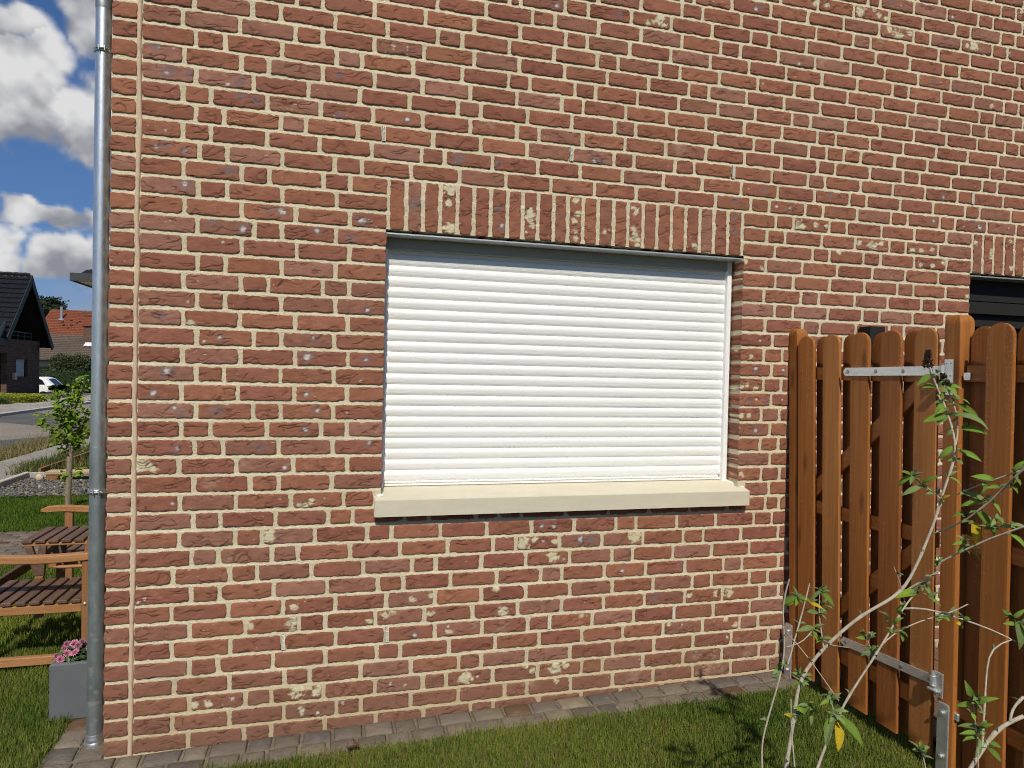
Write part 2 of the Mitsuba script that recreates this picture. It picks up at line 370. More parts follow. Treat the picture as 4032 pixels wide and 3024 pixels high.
# ---------------------------------------------------------------- the brick house
H, LIN = 1 / 12, 2.42                     # course height, underside of the window and door heads
OPEN = {'window': (1.082, 3.032), 'door': (4.618, 5.95)}
X_END, Z_TOP = 7.0, 5.0
ROWS={-28:[0.237,0.473,0.594,0.835,1.073,1.307,1.544,1.66,1.902,2.135,2.359,2.604,2.843],-27:[0.169,0.408,0.648,0.887,1.003,1.24,1.48,1.718,1.837,2.075,2.312,2.549,2.786,3.024,3.262],-26:[0.238,0.478,0.592,0.827,1.067,1.3,1.417,1.655,1.893,2.135,2.253,2.485,2.725,2.965,3.2],-25:[0.175,0.408,0.649,0.763,0.999,1.239,1.477,1.593,1.831,2.069,2.307,2.547,2.784,3.021,3.26],-24:[0.236,0.357,0.596,0.835,1.071,1.186,1.426,1.663,1.896,2.131,2.363,2.602,2.841,3.073,3.19],-23:[0.163,0.408,0.64,1.115,1.356,1.593,1.835,1.951,2.188,2.423,2.66,2.905,3.135],-22:[0.235,0.474,0.711,0.83,1.063,1.302,1.542,1.78,2.016,2.251,2.487,2.725,2.958,3.198,3.316],-21:[0.159,0.399,0.637,1.114,1.352,1.587,1.821,2.06,2.297,2.533,2.77,2.888,3.126],-20:[0.241,0.36,0.594,0.834,1.195,1.429,1.662,1.897,2.014,2.251,2.49,2.722,2.96,3.077,3.313],-19:[0.163,0.402,0.52,0.761,1.002,1.235,1.353,1.582,1.817,2.054,2.29,2.41,2.649,2.885,3.12],-18:[0.238,0.351,0.585,0.7,1.174,1.409,1.642,1.761,1.996,2.232,2.468,2.708,2.829,3.066,3.305],-17:[0.186,0.421,0.537,0.776,1.016,1.133,1.372,1.607,1.842,2.074,2.311,2.427,2.665,2.905,3.143],-16:[0.243,0.358,0.596,0.833,0.946,1.193,3.304],-15:[0.186,0.423,0.663,0.903,3.236],-14:[0.244,0.483,0.608,0.847,3.185],-13:[0.182,0.421,0.671,0.916,3.239],-12:[0.244,0.365,0.606,0.847,3.172],-11:[0.188,0.311,0.551,0.794,0.91,3.231],-10:[0.247,0.49,0.61,0.848,3.174,3.291],-9:[0.187,0.423,0.669,0.91,3.233],-8:[0.245,0.363,0.607,0.849,3.184,3.299],-7:[0.189,0.432,0.671,0.911,3.234],-6:[0.247,0.489,0.608,0.847,3.181],-5:[0.189,0.429,0.669,0.908,3.233],-4:[0.245,0.364,0.605,0.848,3.184,3.427,3.544,3.79,4.135,4.37],-3:[0.19,0.43,0.548,0.79,0.91,3.242,3.361,3.597,3.834,3.956,4.194,4.431],-2:[0.246,0.362,0.605,0.847,3.171,3.413,3.532,3.776,4.011,4.256,4.374],-1:[0.188,0.43,0.67,0.908,3.243,3.36,3.603,3.842,4.077,4.193,4.435],0:[0.244,0.485,0.603,0.847,3.177,3.415,3.651,3.894,4.132,4.376],1:[0.189,0.43,0.665,0.909,3.234,3.48,3.595,3.831,3.951,4.191,4.431],2:[0.245,0.366,0.604,0.846,3.18,3.298,3.539,3.769,4.011,4.129,4.368],3:[0.182,0.427,0.546,0.785,0.908,3.232,3.35,3.589,3.71,3.952,4.19,4.427],4:[0.246,0.363,0.6,0.835,0.96,1.193,1.431,1.668,1.905,2.143,2.614,2.852,3.071,3.189,3.424,3.543,3.776,4.016,4.135,4.373,4.491,4.734,4.966],5:[0.176,0.292,0.532,0.765,1.004,1.241,1.357,1.596,1.832,2.061,2.297,2.536,2.767,3.008,3.241,3.483,3.721,3.839,4.078,4.319,4.562,4.677,4.923],6:[0.23,0.346,0.59,0.703,0.939,1.057,1.297,1.535,1.772,2.01,2.247,2.362,2.6,2.717,2.953,3.199,3.436,3.552,3.795,4.022,4.258,4.503,4.614,4.858],7:[0.176,0.292,0.53,0.768,1.008,1.246,1.479,1.719,1.836,2.072,2.308,2.544,2.785,3.023,3.259,3.499],8:[0.228,0.47,0.71,0.944,1.179,1.416,1.533,1.773,2.01,2.248,2.367,2.604,2.841,3.079,3.2,3.436],9:[0.177,0.417,0.534,0.773,1.011,1.241,1.475,1.715,1.953,2.07,2.307,2.544,2.781,3.018,3.258,3.491,3.614,3.85,4.089,4.331,4.568],10:[0.226,0.349,0.592,0.834,0.951,1.193,1.434,1.67,1.782,2.022,2.137,2.373,2.612,2.849,3.085,3.322,3.441,3.678,3.92,4.163,4.403,4.639,4.856,4.972],11:[0.172,0.409,0.649,0.77,1.008,1.245,1.491,1.724,1.964,2.199,2.435,2.672,2.792,3.026,3.267,3.505,3.749,3.869,4.111,4.348,4.587,4.71,4.921],12:[0.217,0.461,0.584,0.826,1.068,1.311,1.431,1.671,1.906,2.143,2.258,2.499,2.617,2.855,3.093,3.33,3.448,3.689,3.93,4.17,4.409,4.65,4.766,4.994],13:[0.653,0.768,1.004,1.249,1.489,1.727,1.966,2.082,2.323,2.561,2.798,3.037,3.275,3.511,3.751,3.997,4.115,4.356,4.599,4.836,4.954],14:[1.062,1.305,1.549,1.787,1.907,2.146,2.385,2.625,2.858,2.979,3.221,3.46,3.702,3.94,4.182,4.424,4.666,4.903],15:[1.724,1.959,2.085,2.326,2.56,2.804,3.044,3.159,3.401,3.64,3.873,4.117,4.362,4.484,4.723,4.956],16:[2.14,2.382,2.62,2.743,2.98,3.225,3.465,3.714,3.835,4.078,4.325,4.563,4.795,4.915],17:[2.689,2.92,3.164,3.405,3.646,3.893,4.139,4.259,4.49,4.732],18:[3.226,3.471,3.711,3.96,4.203,4.445,4.56,4.796,4.911],19:[3.895,4.137,4.377,4.617,4.732,4.965],20:[4.319,4.556,4.792,4.908],21:[4.734]}
SPOTS=[(0.074,3.148,'s'),(0.135,3.151,'w'),(0.111,3.042,'s'),(0.198,3.045,'b'),(0.361,3.025,'w'),(0.409,3.045,'b'),(0.416,2.977,'b'),(0.481,2.963,'b'),(0.109,2.786,'w'),(0.072,2.71,'s'),(0.11,2.722,'b'),(0.187,2.705,'s'),(0.372,2.639,'B'),(0.189,2.554,'S'),(0.847,3.132,'b'),(0.856,2.944,'b'),(0.069,3.15,'b'),(0.121,3.063,'B'),(1.097,3.3,'w'),(1.097,3.282,'w'),(1.163,3.304,'w'),(1.163,3.289,'w'),(1.164,3.267,'w'),(1.062,3.261,'w'),(1.08,3.26,'w'),(1.128,3.262,'w'),(1.17,2.96,'s'),(1.427,2.791,'B'),(1.626,2.79,'b'),(2.137,2.857,'s'),(2.176,2.851,'b'),(1.911,3.621,'s'),(2.258,3.634,'b'),(1.38,2.641,'C'),(1.381,2.586,'c'),(2.038,2.642,'c'),(1.569,2.99,'p'),(2.42,3.61,'c'),(2.491,3.64,'C'),(2.516,3.611,'c'),(2.45,3.62,'c'),(3.067,3.785,'s'),(3.449,3.879,'c'),(3.525,3.874,'c'),(3.352,3.523,'w'),(3.123,3.383,'w'),(2.62,2.971,'p'),(3.102,3.807,'b'),(3.756,3.88,'C'),(3.883,3.875,'c'),(3.848,3.903,'c'),(3.94,3.87,'c'),(3.522,3.871,'w'),(3.96,3.807,'c'),(4.022,3.783,'C'),(4.104,3.806,'c'),(4.53,3.794,'c'),(4.589,3.797,'C'),(4.85,3.799,'S'),(4.415,3.949,'s'),(3.967,3.963,'b'),(4.036,3.957,'w'),(4.289,3.541,'b'),(4.345,3.548,'w'),(4.736,3.456,'c'),(4.945,4.06,'c'),(3.507,3.556,'p'),(3.895,3.736,'p'),(3.148,2.362,'c'),(3.053,2.794,'w'),(3.148,2.795,'b'),(3.514,2.787,'w'),(3.667,2.797,'w'),(3.585,2.802,'b'),(3.232,2.711,'w'),(3.32,2.711,'s'),(3.383,2.62,'C'),(3.491,2.633,'c'),(3.568,2.622,'c'),(3.654,2.482,'c'),(3.799,2.549,'c'),(3.888,2.539,'C'),(3.948,2.556,'c'),(4.235,2.534,'c'),(4.173,2.534,'c'),(4.319,2.544,'c'),(4.406,2.473,'c'),(4.322,2.45,'c'),(4.238,2.454,'c'),(4.323,2.716,'s'),(4.668,2.706,'S'),(4.391,2.864,'s'),(4.553,2.706,'w'),(4.901,2.715,'w'),(4.598,2.277,'c'),(3.043,2.399,'c'),(4.65,2.609,'c'),(4.769,2.53,'c'),(4.768,2.565,'c'),(4.922,2.642,'c'),(4.929,2.47,'c'),(4.622,2.746,'b'),(2.967,2.724,'b'),(1.381,2.644,'c'),(1.378,2.572,'c'),(1.389,2.451,'C'),(1.802,2.552,'C'),(1.798,2.524,'c'),(1.808,2.497,'c'),(1.78,2.462,'w'),(2.042,2.638,'c'),(2.054,2.577,'c'),(2.03,2.542,'c'),(2.041,2.486,'c'),(2.042,2.448,'c'),(2.204,2.498,'c'),(2.229,2.505,'w'),(2.372,2.632,'c'),(2.378,2.608,'c'),(2.365,2.52,'c'),(2.382,2.473,'C'),(2.388,2.444,'c'),(2.724,2.453,'c'),(1.212,2.558,'B'),(1.624,2.565,'b'),(1.65,2.485,'s'),(2.967,2.631,'b'),(2.969,2.555,'b'),(0.603,2.468,'S'),(0.537,2.466,'b'),(0.965,2.462,'S'),(0.437,2.376,'S'),(0.35,2.309,'w'),(0.758,2.393,'s'),(0.999,2.031,'s'),(0.345,1.88,'s'),(0.754,1.894,'s'),(0.724,1.799,'S'),(0.996,1.794,'s'),(0.13,1.721,'S'),(0.973,1.691,'w'),(0.727,1.625,'s'),(0.075,1.622,'s'),(0.223,1.943,'c'),(0.279,1.859,'w'),(0.211,2.032,'w'),(0.909,2.366,'b'),(0.303,2.397,'b'),(0.099,1.972,'b'),(0.16,1.557,'s'),(0.338,1.549,'B'),(0.775,1.549,'s'),(0.911,1.537,'w'),(0.724,1.458,'s'),(0.171,1.374,'s'),(1.02,1.395,'s'),(0.027,1.299,'C'),(0.06,1.295,'c'),(0.08,1.28,'c'),(0.567,0.961,'C'),(0.578,0.98,'c'),(0.705,1.106,'c'),(0.73,1.108,'c'),(0.751,1.117,'c'),(0.817,1.135,'w'),(0.16,1.127,'w'),(0.401,0.86,'p'),(0.195,1.529,'b'),(0.448,1.303,'p'),(0.32,1.216,'p'),(0.634,1.281,'w'),(0.524,1.378,'b'),(0.049,0.702,'w'),(0.024,0.689,'w'),(0.687,0.622,'c'),(0.498,0.55,'c'),(0.68,0.554,'C'),(0.683,0.524,'c'),(1.038,0.534,'c'),(0.263,0.209,'c'),(0.317,0.206,'c'),(0.421,0.219,'w'),(0.705,0.235,'C'),(0.708,0.202,'c'),(0.805,0.225,'C'),(0.759,0.242,'c'),(0.729,0.139,'c'),(0.73,0.112,'w'),(0.801,0.111,'w'),(0.917,0.147,'w'),(1.801,0.879,'C'),(1.856,0.896,'c'),(1.905,0.884,'w'),(1.969,0.878,'c'),(1.96,0.804,'C'),(2.021,0.784,'w'),(2.105,0.886,'S'),(2.174,0.887,'B'),(1.659,0.65,'c'),(1.242,0.627,'c'),(1.332,0.64,'c'),(1.142,0.569,'c'),(1.105,0.559,'c'),(1.331,0.547,'c'),(1.699,0.538,'C'),(1.427,0.452,'c'),(1.42,0.479,'w'),(1.572,0.481,'p'),(2.126,0.481,'c'),(2.155,0.483,'w'),(1.259,0.449,'s'),(1.511,0.209,'C'),(1.578,0.216,'w'),(1.823,0.244,'c'),(1.865,0.216,'c'),(1.985,0.219,'C'),(2.007,0.21,'c'),(2.042,0.231,'c'),(1.994,0.147,'c'),(1.896,0.962,'s'),(1.96,0.96,'s'),(1.856,0.156,'p'),(1.143,0.218,'w'),(1.213,0.205,'w'),(1.694,0.452,'p'),(2.419,0.887,'C'),(2.398,0.906,'c'),(2.752,0.552,'c'),(2.911,0.551,'c'),(2.997,0.562,'C'),(2.545,0.558,'b'),(2.35,0.709,'s'),(2.635,0.402,'c'),(2.712,0.396,'w'),(2.984,0.405,'c'),(3.047,0.365,'c'),(2.807,0.227,'p'),(2.915,0.209,'p'),(3.125,0.197,'p'),(2.881,0.141,'p'),(2.953,0.135,'p'),(2.846,0.115,'p'),(2.432,0.132,'p'),(2.994,0.305,'w'),(2.702,0.722,'b'),(3.098,1.868,'c'),(3.076,1.71,'c'),(3.131,1.694,'c'),(3.041,1.696,'c'),(3.137,1.629,'w'),(3.083,1.621,'b'),(3.208,1.616,'b'),(3.046,1.539,'c'),(3.093,1.539,'c'),(3.139,1.457,'s'),(3.053,1.211,'c'),(3.128,1.8,'s'),(3.306,1.797,'s'),(3.15,1.958,'w'),(3.304,1.631,'w')]
RADIUS = {'C': 0.034, 'c': 0.0175, 'w': 0.0080, 's': 0.011, 'S': 0.016, 'b': 0.028, 'B': 0.042, 'p': 0.050}
CREAM, CHALK, SOOT, PALE = (0.56, 0.510, 0.345), (0.60, 0.575, 0.53), (0.185, 0.140, 0.145), (0.36, 0.235, 0.160)
TONES = [(0.268, 0.110, 0.068), (0.280, 0.116, 0.071), (0.260, 0.105, 0.069), (0.248, 0.097, 0.064), (0.295, 0.122, 0.072), (0.262, 0.118, 0.080), (0.285, 0.135, 0.095)]
spot_x, spot_z = np.array([s[0] for s in SPOTS]), np.array([s[1] for s in SPOTS])
rng = np.random.default_rng(7)


def brick_paint(P, x, z, tone, seed, spots):
    """Colour per vertex: the clay's mottling, and lime, chalk and kiln-soot marks where this wall has them."""
    q = np.stack([x * 1.0, P[:, 1] * 1.0, z * 1.0], -1)
    m = meshkit.fbm(q * 34, 3, seed % 97)
    c = np.array(tone) * (0.80 + 0.40 * m)[:, None]
    g = np.clip((meshkit.fbm(q * 13 + 5, 3, seed % 89) - 0.52) * 5, 0, 1)[:, None]
    c = c * (1 - 0.35 * g) + 0.35 * g * np.array([0.25, 0.125, 0.080])
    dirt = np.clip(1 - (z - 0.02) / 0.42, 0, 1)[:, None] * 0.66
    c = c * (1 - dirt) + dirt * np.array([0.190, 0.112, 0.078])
    edge = 0.6 * meshkit.fbm(q * 60, 2, 3) + 0.4 * meshkit.fbm(q * 150, 2, 4)
    for k in spots:
        sx, sz, kind = SPOTS[k]
        r = RADIUS[kind]
        d = np.hypot((x - sx) * 0.92, (z - sz) * 1.05)

        def w(radius, soft, amount=1.0):
            t = np.clip((1.0 + 2.4 * (edge - 0.5) - d / radius) / soft, 0, 1)
            return (amount * t * t * (3 - 2 * t))[:, None]
        if kind in 'sSbB':
            halo = w(r * (2.6 if kind in 'sS' else 1.0), 0.8, 0.75)
            c = c * (1 - halo) + halo * np.array(SOOT)
        if kind in 'Cc':
            a = w(r, 0.35); c = c * (1 - a) + a * np.array(CREAM) * (0.80 + 0.4 * edge)[:, None]
        if kind in 'wsS':
            a = w(r, 0.6, 0.9); c = c * (1 - a) + a * np.array(CHALK)
        if kind == 'p':
            a = w(r, 1.2, 0.65); c = c * (1 - a) + a * np.array(PALE)
    return np.clip(c, 0.01, 0.8)


def brick_mesh(x0, x1, z0, z1, tone, depth=0.02, step=0.0072):
    """One hand-moulded brick: wavering arrises, chipped corners, a folded face that stands proud of the joints."""
    seed = int(rng.integers(1, 10 ** 6))
    L, Hh = x1 - x0, z1 - z0
    near = np.nonzero((spot_x > x0 - 0.03) & (spot_x < x1 + 0.03) & (spot_z > z0 - 0.02) & (spot_z < z1 + 0.02))[0]
    if len(near): step = 0.0048
    lines = lambda n: np.concatenate([[0, 0.0025], np.linspace(0.009, n - 0.009, max(2, int((n - 0.018) / step) + 1)), [n - 0.0025, n]])
    us, vs = lines(L), lines(Hh)
    U, V = np.meshgrid(us, vs)
    s, t = U / L, V / Hh
    n1 = lambda a, off, amp: amp * ((meshkit.fbm(np.stack([a * 75 + seed % 91, a * 0 + off, a * 0], -1), 3, seed % 71) - 0.5) * 2 - 0.25 * np.clip(meshkit.noise(np.stack([a * 34 + seed % 53, a * 0 + off + 7, a * 0], -1)) - 0.7, 0, 1) * 12)
    left, right, low, high = n1(vs, 1, 0.0036), n1(vs, 2, -0.0036), n1(us, 3, 0.0040), n1(us, 4, -0.0034)
    x = x0 + U + (1 - s) * left[:, None] * -1 + s * right[:, None] * -1
    z = z0 + V - (1 - t) * low[None, :] - t * high[None, :]
    a, b = 2 * s - 1, 2 * t - 1
    corner = (np.abs(a) ** 22) * (np.abs(b) ** 9)
    cut = 0.0008 + 0.0028 * rng.random(4) + (rng.random(4) < 0.14) * 0.007
    amount = np.where(a < 0, np.where(b < 0, cut[0], cut[1]), np.where(b < 0, cut[2], cut[3]))
    x -= np.sign(a) * corner * amount
    z -= np.sign(b) * corner * amount
    e = np.minimum(np.minimum(U, L - U), np.minimum(V, Hh - V))
    q = np.stack([x, x * 0, z], -1)
    fold = 1 - np.abs(2 * meshkit.noise(np.stack([x * 19 + z * 14, x * 0, z * 46 - x * 9], -1) + 3.0 * meshkit.fbm(q * 16, 2, 9)[..., None], seed % 61) - 1)
    rough = rng.uniform(0.35, 1.0)
    y = -0.0036 - 0.0045 * rough * (meshkit.fbm(q * 26, 3, seed % 83) - 0.5) + 0.0028 * rough * np.clip(fold - 0.72, 0, 1) * 3.4 * np.clip(meshkit.noise(q * 14 + 3, seed % 37) * 2.2 - 0.7, 0, 1)
    y += 0.0022 * np.exp(-e / 0.0016) + (s - 0.5) * rng.uniform(-0.0016, 0.0016) + (t - 0.5) * rng.uniform(-0.0016, 0.0016)
    P = np.stack([x, y, z], -1)
    nu, nv = len(us), len(vs)
    i, j = np.meshgrid(np.arange(nu - 1), np.arange(nv - 1))
    k = (j * nu + i).ravel()
    f = np.stack([k, k + 1, k + 1 + nu, k + nu], 1)
    rim = np.concatenate([np.arange(nu), np.arange(1, nv) * nu + nu - 1, (nv - 1) * nu + np.arange(nu - 2, -1, -1), np.arange(nv - 2, 0, -1) * nu])
    v = P.reshape(-1, 3)
    r0 = v[rim]
    r1 = r0.copy(); r1[:, 1] = 0.35 * depth
    r2 = r0.copy(); r2[:, 1] = depth
    if depth > 0.05:
        r1[:, 1] = 0.5 * depth
        jig = (meshkit.fbm(np.stack([r1[:, 2] * 60, r1[:, 0] * 60, r1[:, 1] * 0 + seed % 31], -1), 2) - 0.5) * 0.008
        r1[:, 0] += jig
    base, m = len(v), len(rim)
    kk = np.arange(m); nx = (kk + 1) % m
    skirt = np.vstack([np.stack([base + r * m + nx, base + r * m + kk, base + (r + 1) * m + kk, base + (r + 1) * m + nx], 1) for r in (0, 1)])
    allv = np.vstack([v, r0, r1, r2])
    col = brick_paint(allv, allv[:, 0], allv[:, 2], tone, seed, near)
    return allv, np.vstack([f, skirt]), col


def tone_of():
    k = rng.choice(len(TONES), p=[0.24, 0.20, 0.18, 0.10, 0.10, 0.10, 0.08])
    return tuple(np.array(TONES[k]) * np.array([1.0, 1.04, 1.08]) * rng.uniform(0.91, 1.09))


def visible(x, z):
    d = np.array([x, 0, z]) - CAM
    r = np.array([0.96633, -0.2576, 0.0172]); u = np.array([-0.0129, 0.0202, 0.99971])
    w = d @ FWD
    return abs(d @ r) / w < 0.775 and abs(d @ u) / w < 0.59


def course(r):
    """(x0, x1, touches an opening) of the bricks of one course of the front wall."""
    ban = []
    if 1 <= r <= 3: ban = [(1.080, 3.033), (4.616, 5.952)]
    elif -14 <= r <= 0: ban = [(1.081, 3.033), (4.617, 5.951)]
    elif r == -15: ban = [(1.040, 3.086), (4.617, 5.951)]
    elif r < -15: ban = [(4.617, 5.951)]
    cuts = sorted([j for j in ROWS.get(r, []) if all(not (a - 0.03 < j < b + 0.03) for a, b in ban)])
    marks = [(0.0, 'seal')] + [(j, 'joint') for j in cuts] + [(X_END, 'end')]
    for a, b in ban:
        marks += [(a, 'jamb_l'), (b, 'jamb_r')]
    marks.sort()
    full = [marks[0]]
    for m in marks[1:]:
        g = m[0] - full[-1][0]
        if full[-1][1] != 'jamb_l' and g > 0.29:
            pos = full[-1][0]
            if g > 0.9: pos += rng.choice([0.0, -0.119])
            while m[0] - pos > 0.29:
                left = m[0] - pos
                stepw = 0.238 if left > 0.40 or abs(left - 0.357) > 0.05 else 0.238
                if g > 0.9 and rng.random() < 0.18: stepw = 0.119
                pos += stepw
                if pos > full[-1][0] + 0.08: full.append((pos, 'joint'))
        full.append(m)
    out = []
    for (a, ka), (b, kb) in zip(full[:-1], full[1:]):
        if ka == 'jamb_l': continue
        ja = 0.010 if ka == 'seal' else 0 if ka == 'jamb_r' else 0.0102 + rng.uniform(-0.0018, 0.0018)
        jb = 0 if kb in ('jamb_l', 'end') else 0.0102 + rng.uniform(-0.0018, 0.0018)
        if b - jb - (a + ja) > 0.025:
            out.append((a + ja, b - jb, ka == 'jamb_r' or kb == 'jamb_l'))
    return out


tag('brick_house', 'red brick house wall with pale mortar and a closed white roller shutter', 'house')
jobs = []
for r in range(-29, int((Z_TOP - LIN) / H) + 1):
    zb = LIN + (r - 1) * H
    for x0, x1, jamb in course(r):
        jobs.append((x0, x1, zb + 0.0088 + rng.uniform(-0.0016, 0.0016), zb + H - 0.0088 + rng.uniform(-0.0016, 0.0016), 0.105 if jamb else 0.02))
    jobs.append((-0.110, -0.0125, zb + 0.0088 + rng.uniform(-0.002, 0.002), zb + H - 0.0088 + rng.uniform(-0.002, 0.002), 0.10))
size = [((b[0] + b[1]) / 2, (b[2] + b[3]) / 2) for b in jobs]
score = [(b[1] - b[0]) * (b[3] - b[2]) / (np.linalg.norm(np.array([c[0], 0, c[1]]) - CAM) ** 2) * ((-CAM[1]) / np.linalg.norm(np.array([c[0], 0, c[1]]) - CAM)) if visible(*c) else 0 for b, c in zip(jobs, size)]
single = set(np.argsort(score)[::-1][:300].tolist())
rest = MB()
for k, (b, c) in enumerate(zip(jobs, size)):
    seen = visible(*c)
    if seen:
        v, f, col = brick_mesh(*b[:4], tone_of(), b[4], 0.0072 if k in single else 0.0085)
        if k in single:
            put('brick_house__wall__brick', (v, f), 'm_brick', True, col)
        else:
            rest.add(v, f, col)
    else:
        rest.box((b[0], -0.004, b[2]), (b[1], 0.03, b[3]), 0.003, tone_of())
for r in range(-29, int((Z_TOP - LIN) / H) + 1):      # the return round the corner, side on to the camera
    zb, y = LIN + (r - 1) * H, 0.118 - (0.119 if r % 2 else 0)
    while y < 6.0:
        if y > 0.1:
            rest.box((-0.110, y + 0.008, zb + 0.007), (-0.08, y + 0.230, zb + H - 0.007), 0.003, tone_of())
        y += 0.238
v, f = rest.mesh()
scene['m_brick_far'] = {'type': 'diffuse', 'reflectance': VC}
scene['brick_house__wall__brickwork'] = mikit.ply((v, f), 'm_brick', smooth=True, color=np.vstack(rest.c))
labels['brick_house__wall__brickwork'] = {'kind': 'stuff'}

# mortar: one sheet with holes for the openings, and the reveals
def mortar():
    xs = np.unique(np.concatenate([np.arange(-0.1055, X_END, 0.024), [1.078, 3.036, 4.613, 5.955]]))
    bed = np.array([-0.10, -0.07, -0.045, -0.02, 0.02, 0.05, 0.08, 0.11, 0.5])
    zs = np.unique(np.round(np.concatenate([(LIN + (np.arange(-31, 32)[:, None] + bed[None]) * H).ravel(), [1.045, 2.4255]]), 5))
    X, Zz = np.meshgrid(xs, zs)
    fr = (Zz - LIN) / H; fr = fr - np.round(fr)      # the bed joints lean out a little over the brick below
    Y = np.interp(fr, [-0.5, -0.11, -0.09, -0.03, 0.03, 0.10, 0.5], [0.0036, 0.0026, 0.0012, 0.0028, 0.0038, 0.0048, 0.0036]) + 0.0042 * (meshkit.fbm(np.stack([X * 38, X * 0, Zz * 60], -1), 3, 2) - 0.5) + 0.0030 * (meshkit.noise(np.stack([X * 9, X * 0, Zz * 14], -1), 5) - 0.5)
    v = np.stack([X, Y, Zz], -1).reshape(-1, 3)
    i, j = np.meshgrid(np.arange(len(xs) - 1), np.arange(len(zs) - 1))
    cx, cz = (xs[i] + xs[i + 1]) / 2, (zs[j] + zs[j + 1]) / 2
    hole = ((cx > 1.078) & (cx < 3.036) & (cz > 1.045) & (cz < 2.4255)) | ((cx > 4.613) & (cx < 5.955) & (cz < 2.4255))
    k = (j * len(xs) + i)[~hole]
    m = MB().add(v, np.stack([k, k + 1, k + 1 + len(xs), k + len(xs)], 1))
    for x, lo, s in ((1.078, 1.03, 1), (3.036, 1.03, -1), (4.613, -0.1, 1), (5.955, -0.1, -1)):
        z = np.arange(lo, 2.43, 0.03); y = np.linspace(0.002, 0.22, 9)
        Y, Zz = np.meshgrid(y, z)
        X = x + 0.003 * (meshkit.fbm(np.stack([Y * 50, Zz * 50, Y * 0], -1), 3, 4) - 0.5)
        X[:, 0] = x
        a = (np.meshgrid(np.arange(8), np.arange(len(z) - 1))); k = (a[1] * 9 + a[0]).ravel()
        q = np.stack([k, k + 1, k + 10, k + 9], 1)
        m.add(np.stack([X, Y, Zz], -1).reshape(-1, 3), q if s < 0 else q[:, ::-1])
    for x0, x1 in ((1.078, 3.036), (4.613, 5.955)):
        m.add([[x0, 0.002, 2.425], [x1, 0.002, 2.425], [x1, 0.22, 2.425], [x0, 0.22, 2.425]], [[0, 1, 2, 3]])
    m.add([[-0.1055, 0.002, -0.2], [-0.1055, 6.2, -0.2], [-0.1055, 6.2, Z_TOP], [-0.1055, 0.002, Z_TOP]], [[0, 3, 2, 1]])
    return m


scene['m_mortar_two'] = {'type': 'twosided', 'bsdf': scene['m_mortar']}
scene['brick_house__wall'] = mikit.ply(mortar().mesh(), 'm_mortar_two', smooth=40)

# expansion joint beside the corner
z = np.arange(-0.1, Z_TOP, 0.018)
wx = 0.006 * (meshkit.fbm(np.stack([z * 5, z * 0, z * 0], -1), 3, 8) - 0.5) * 2
wr = 0.0088 + 0.0045 * (meshkit.fbm(np.stack([z * 26, z * 0 + 3, z * 0], -1), 3, 6) - 0.4)
put('brick_house__joint_seal', MB().tube(np.stack([wx, z * 0 + 0.0015, z], -1), wr, 10), 'm_joint_seal', True)
labels['brick_house__joint_seal'] = {'label': 'sandy pink sealed expansion joint running up beside the corner'}

# soldier courses over the window and the door
SOLDIER = [1.086, 1.173, 1.255, 1.339, 1.424, 1.507, 1.593, 1.679, 1.759, 1.84, 1.924, 2.001, 2.084, 2.167, 2.254, 2.336, 2.423, 2.505, 2.589, 2.674, 2.759, 2.845, 2.932, 3.022]
scene['brick_house__window_lintel'] = mikit.ply(MB().box((1.06, 0.010, 2.4042), (3.052, 0.118, 2.4122), 0.0015).mesh(), 'm_steel')
labels['brick_house__window_lintel'] = {'label': 'upright soldier bricks on a grey steel plate over the shutter'}
for a, b in zip(SOLDIER[:-1], SOLDIER[1:]):
    v, f, col = brick_mesh(a + 0.0100, b - 0.0100, LIN + 0.007 + rng.uniform(-0.003, 0.002), LIN + 0.25 - 0.0075, tone_of(), 0.11)
    put('brick_house__window_lintel__brick', (v, f), 'm_brick', True, col)
scene['brick_house__door_lintel'] = mikit.ply(MB().box((4.60, 0.010, 2.4042), (5.97, 0.118, 2.4122), 0.0015).mesh(), 'm_steel')
for k in range(16):
    a = 4.626 + k / 12
    v, f, col = brick_mesh(a + 0.0100, a + 1 / 12 - 0.0100, LIN + 0.007 + rng.uniform(-0.003, 0.002), LIN + 0.25 - 0.0075, tone_of(), 0.11)
    put('brick_house__door_lintel__brick', (v, f), 'm_brick', True, col)

# roller shutter in its guide rails
W = 'brick_house__roller_shutter'
PITCH = 0.0542
prof = np.array([(0.0045, 0.0), (0.0008, 0.0012), (-0.0022, 0.0055), (-0.0044, 0.0105), (-0.0042, 0.0112), (-0.0042, 0.0120), (-0.0056, 0.0127), (-0.0068, 0.0185), (-0.0062, 0.0192), (-0.0062, 0.0200), (-0.0074, 0.0207),
                 (-0.0086, 0.026), (-0.0084, 0.033), (-0.0068, 0.0415), (-0.0042, 0.0475), (-0.0012, 0.0515), (0.0025, 0.0533), (0.0045, 0.0534)])


def slat(z0, x0, x1):
    n = len(prof)
    v = np.vstack([np.stack([np.full(n, x), 0.128 + prof[:, 0], z0 + prof[:, 1]], 1) for x in (x0, x1)])
    k = np.arange(n - 1)
    m = MB().add(v, np.stack([k, k + n, k + n + 1, k + 1], 1))
    for x, o in ((x0, 0), (x1, n)):
        w = np.vstack([v[o:o + n], [[x, 0.1345, z0 + 0.0534], [x, 0.1345, z0]]])
        c = np.vstack([w, w.mean(0)]); kk = np.arange(n + 2)
        m.add(c, np.stack([kk, (kk + 1) % (n + 2), kk * 0 + n + 2], 1))
    return m


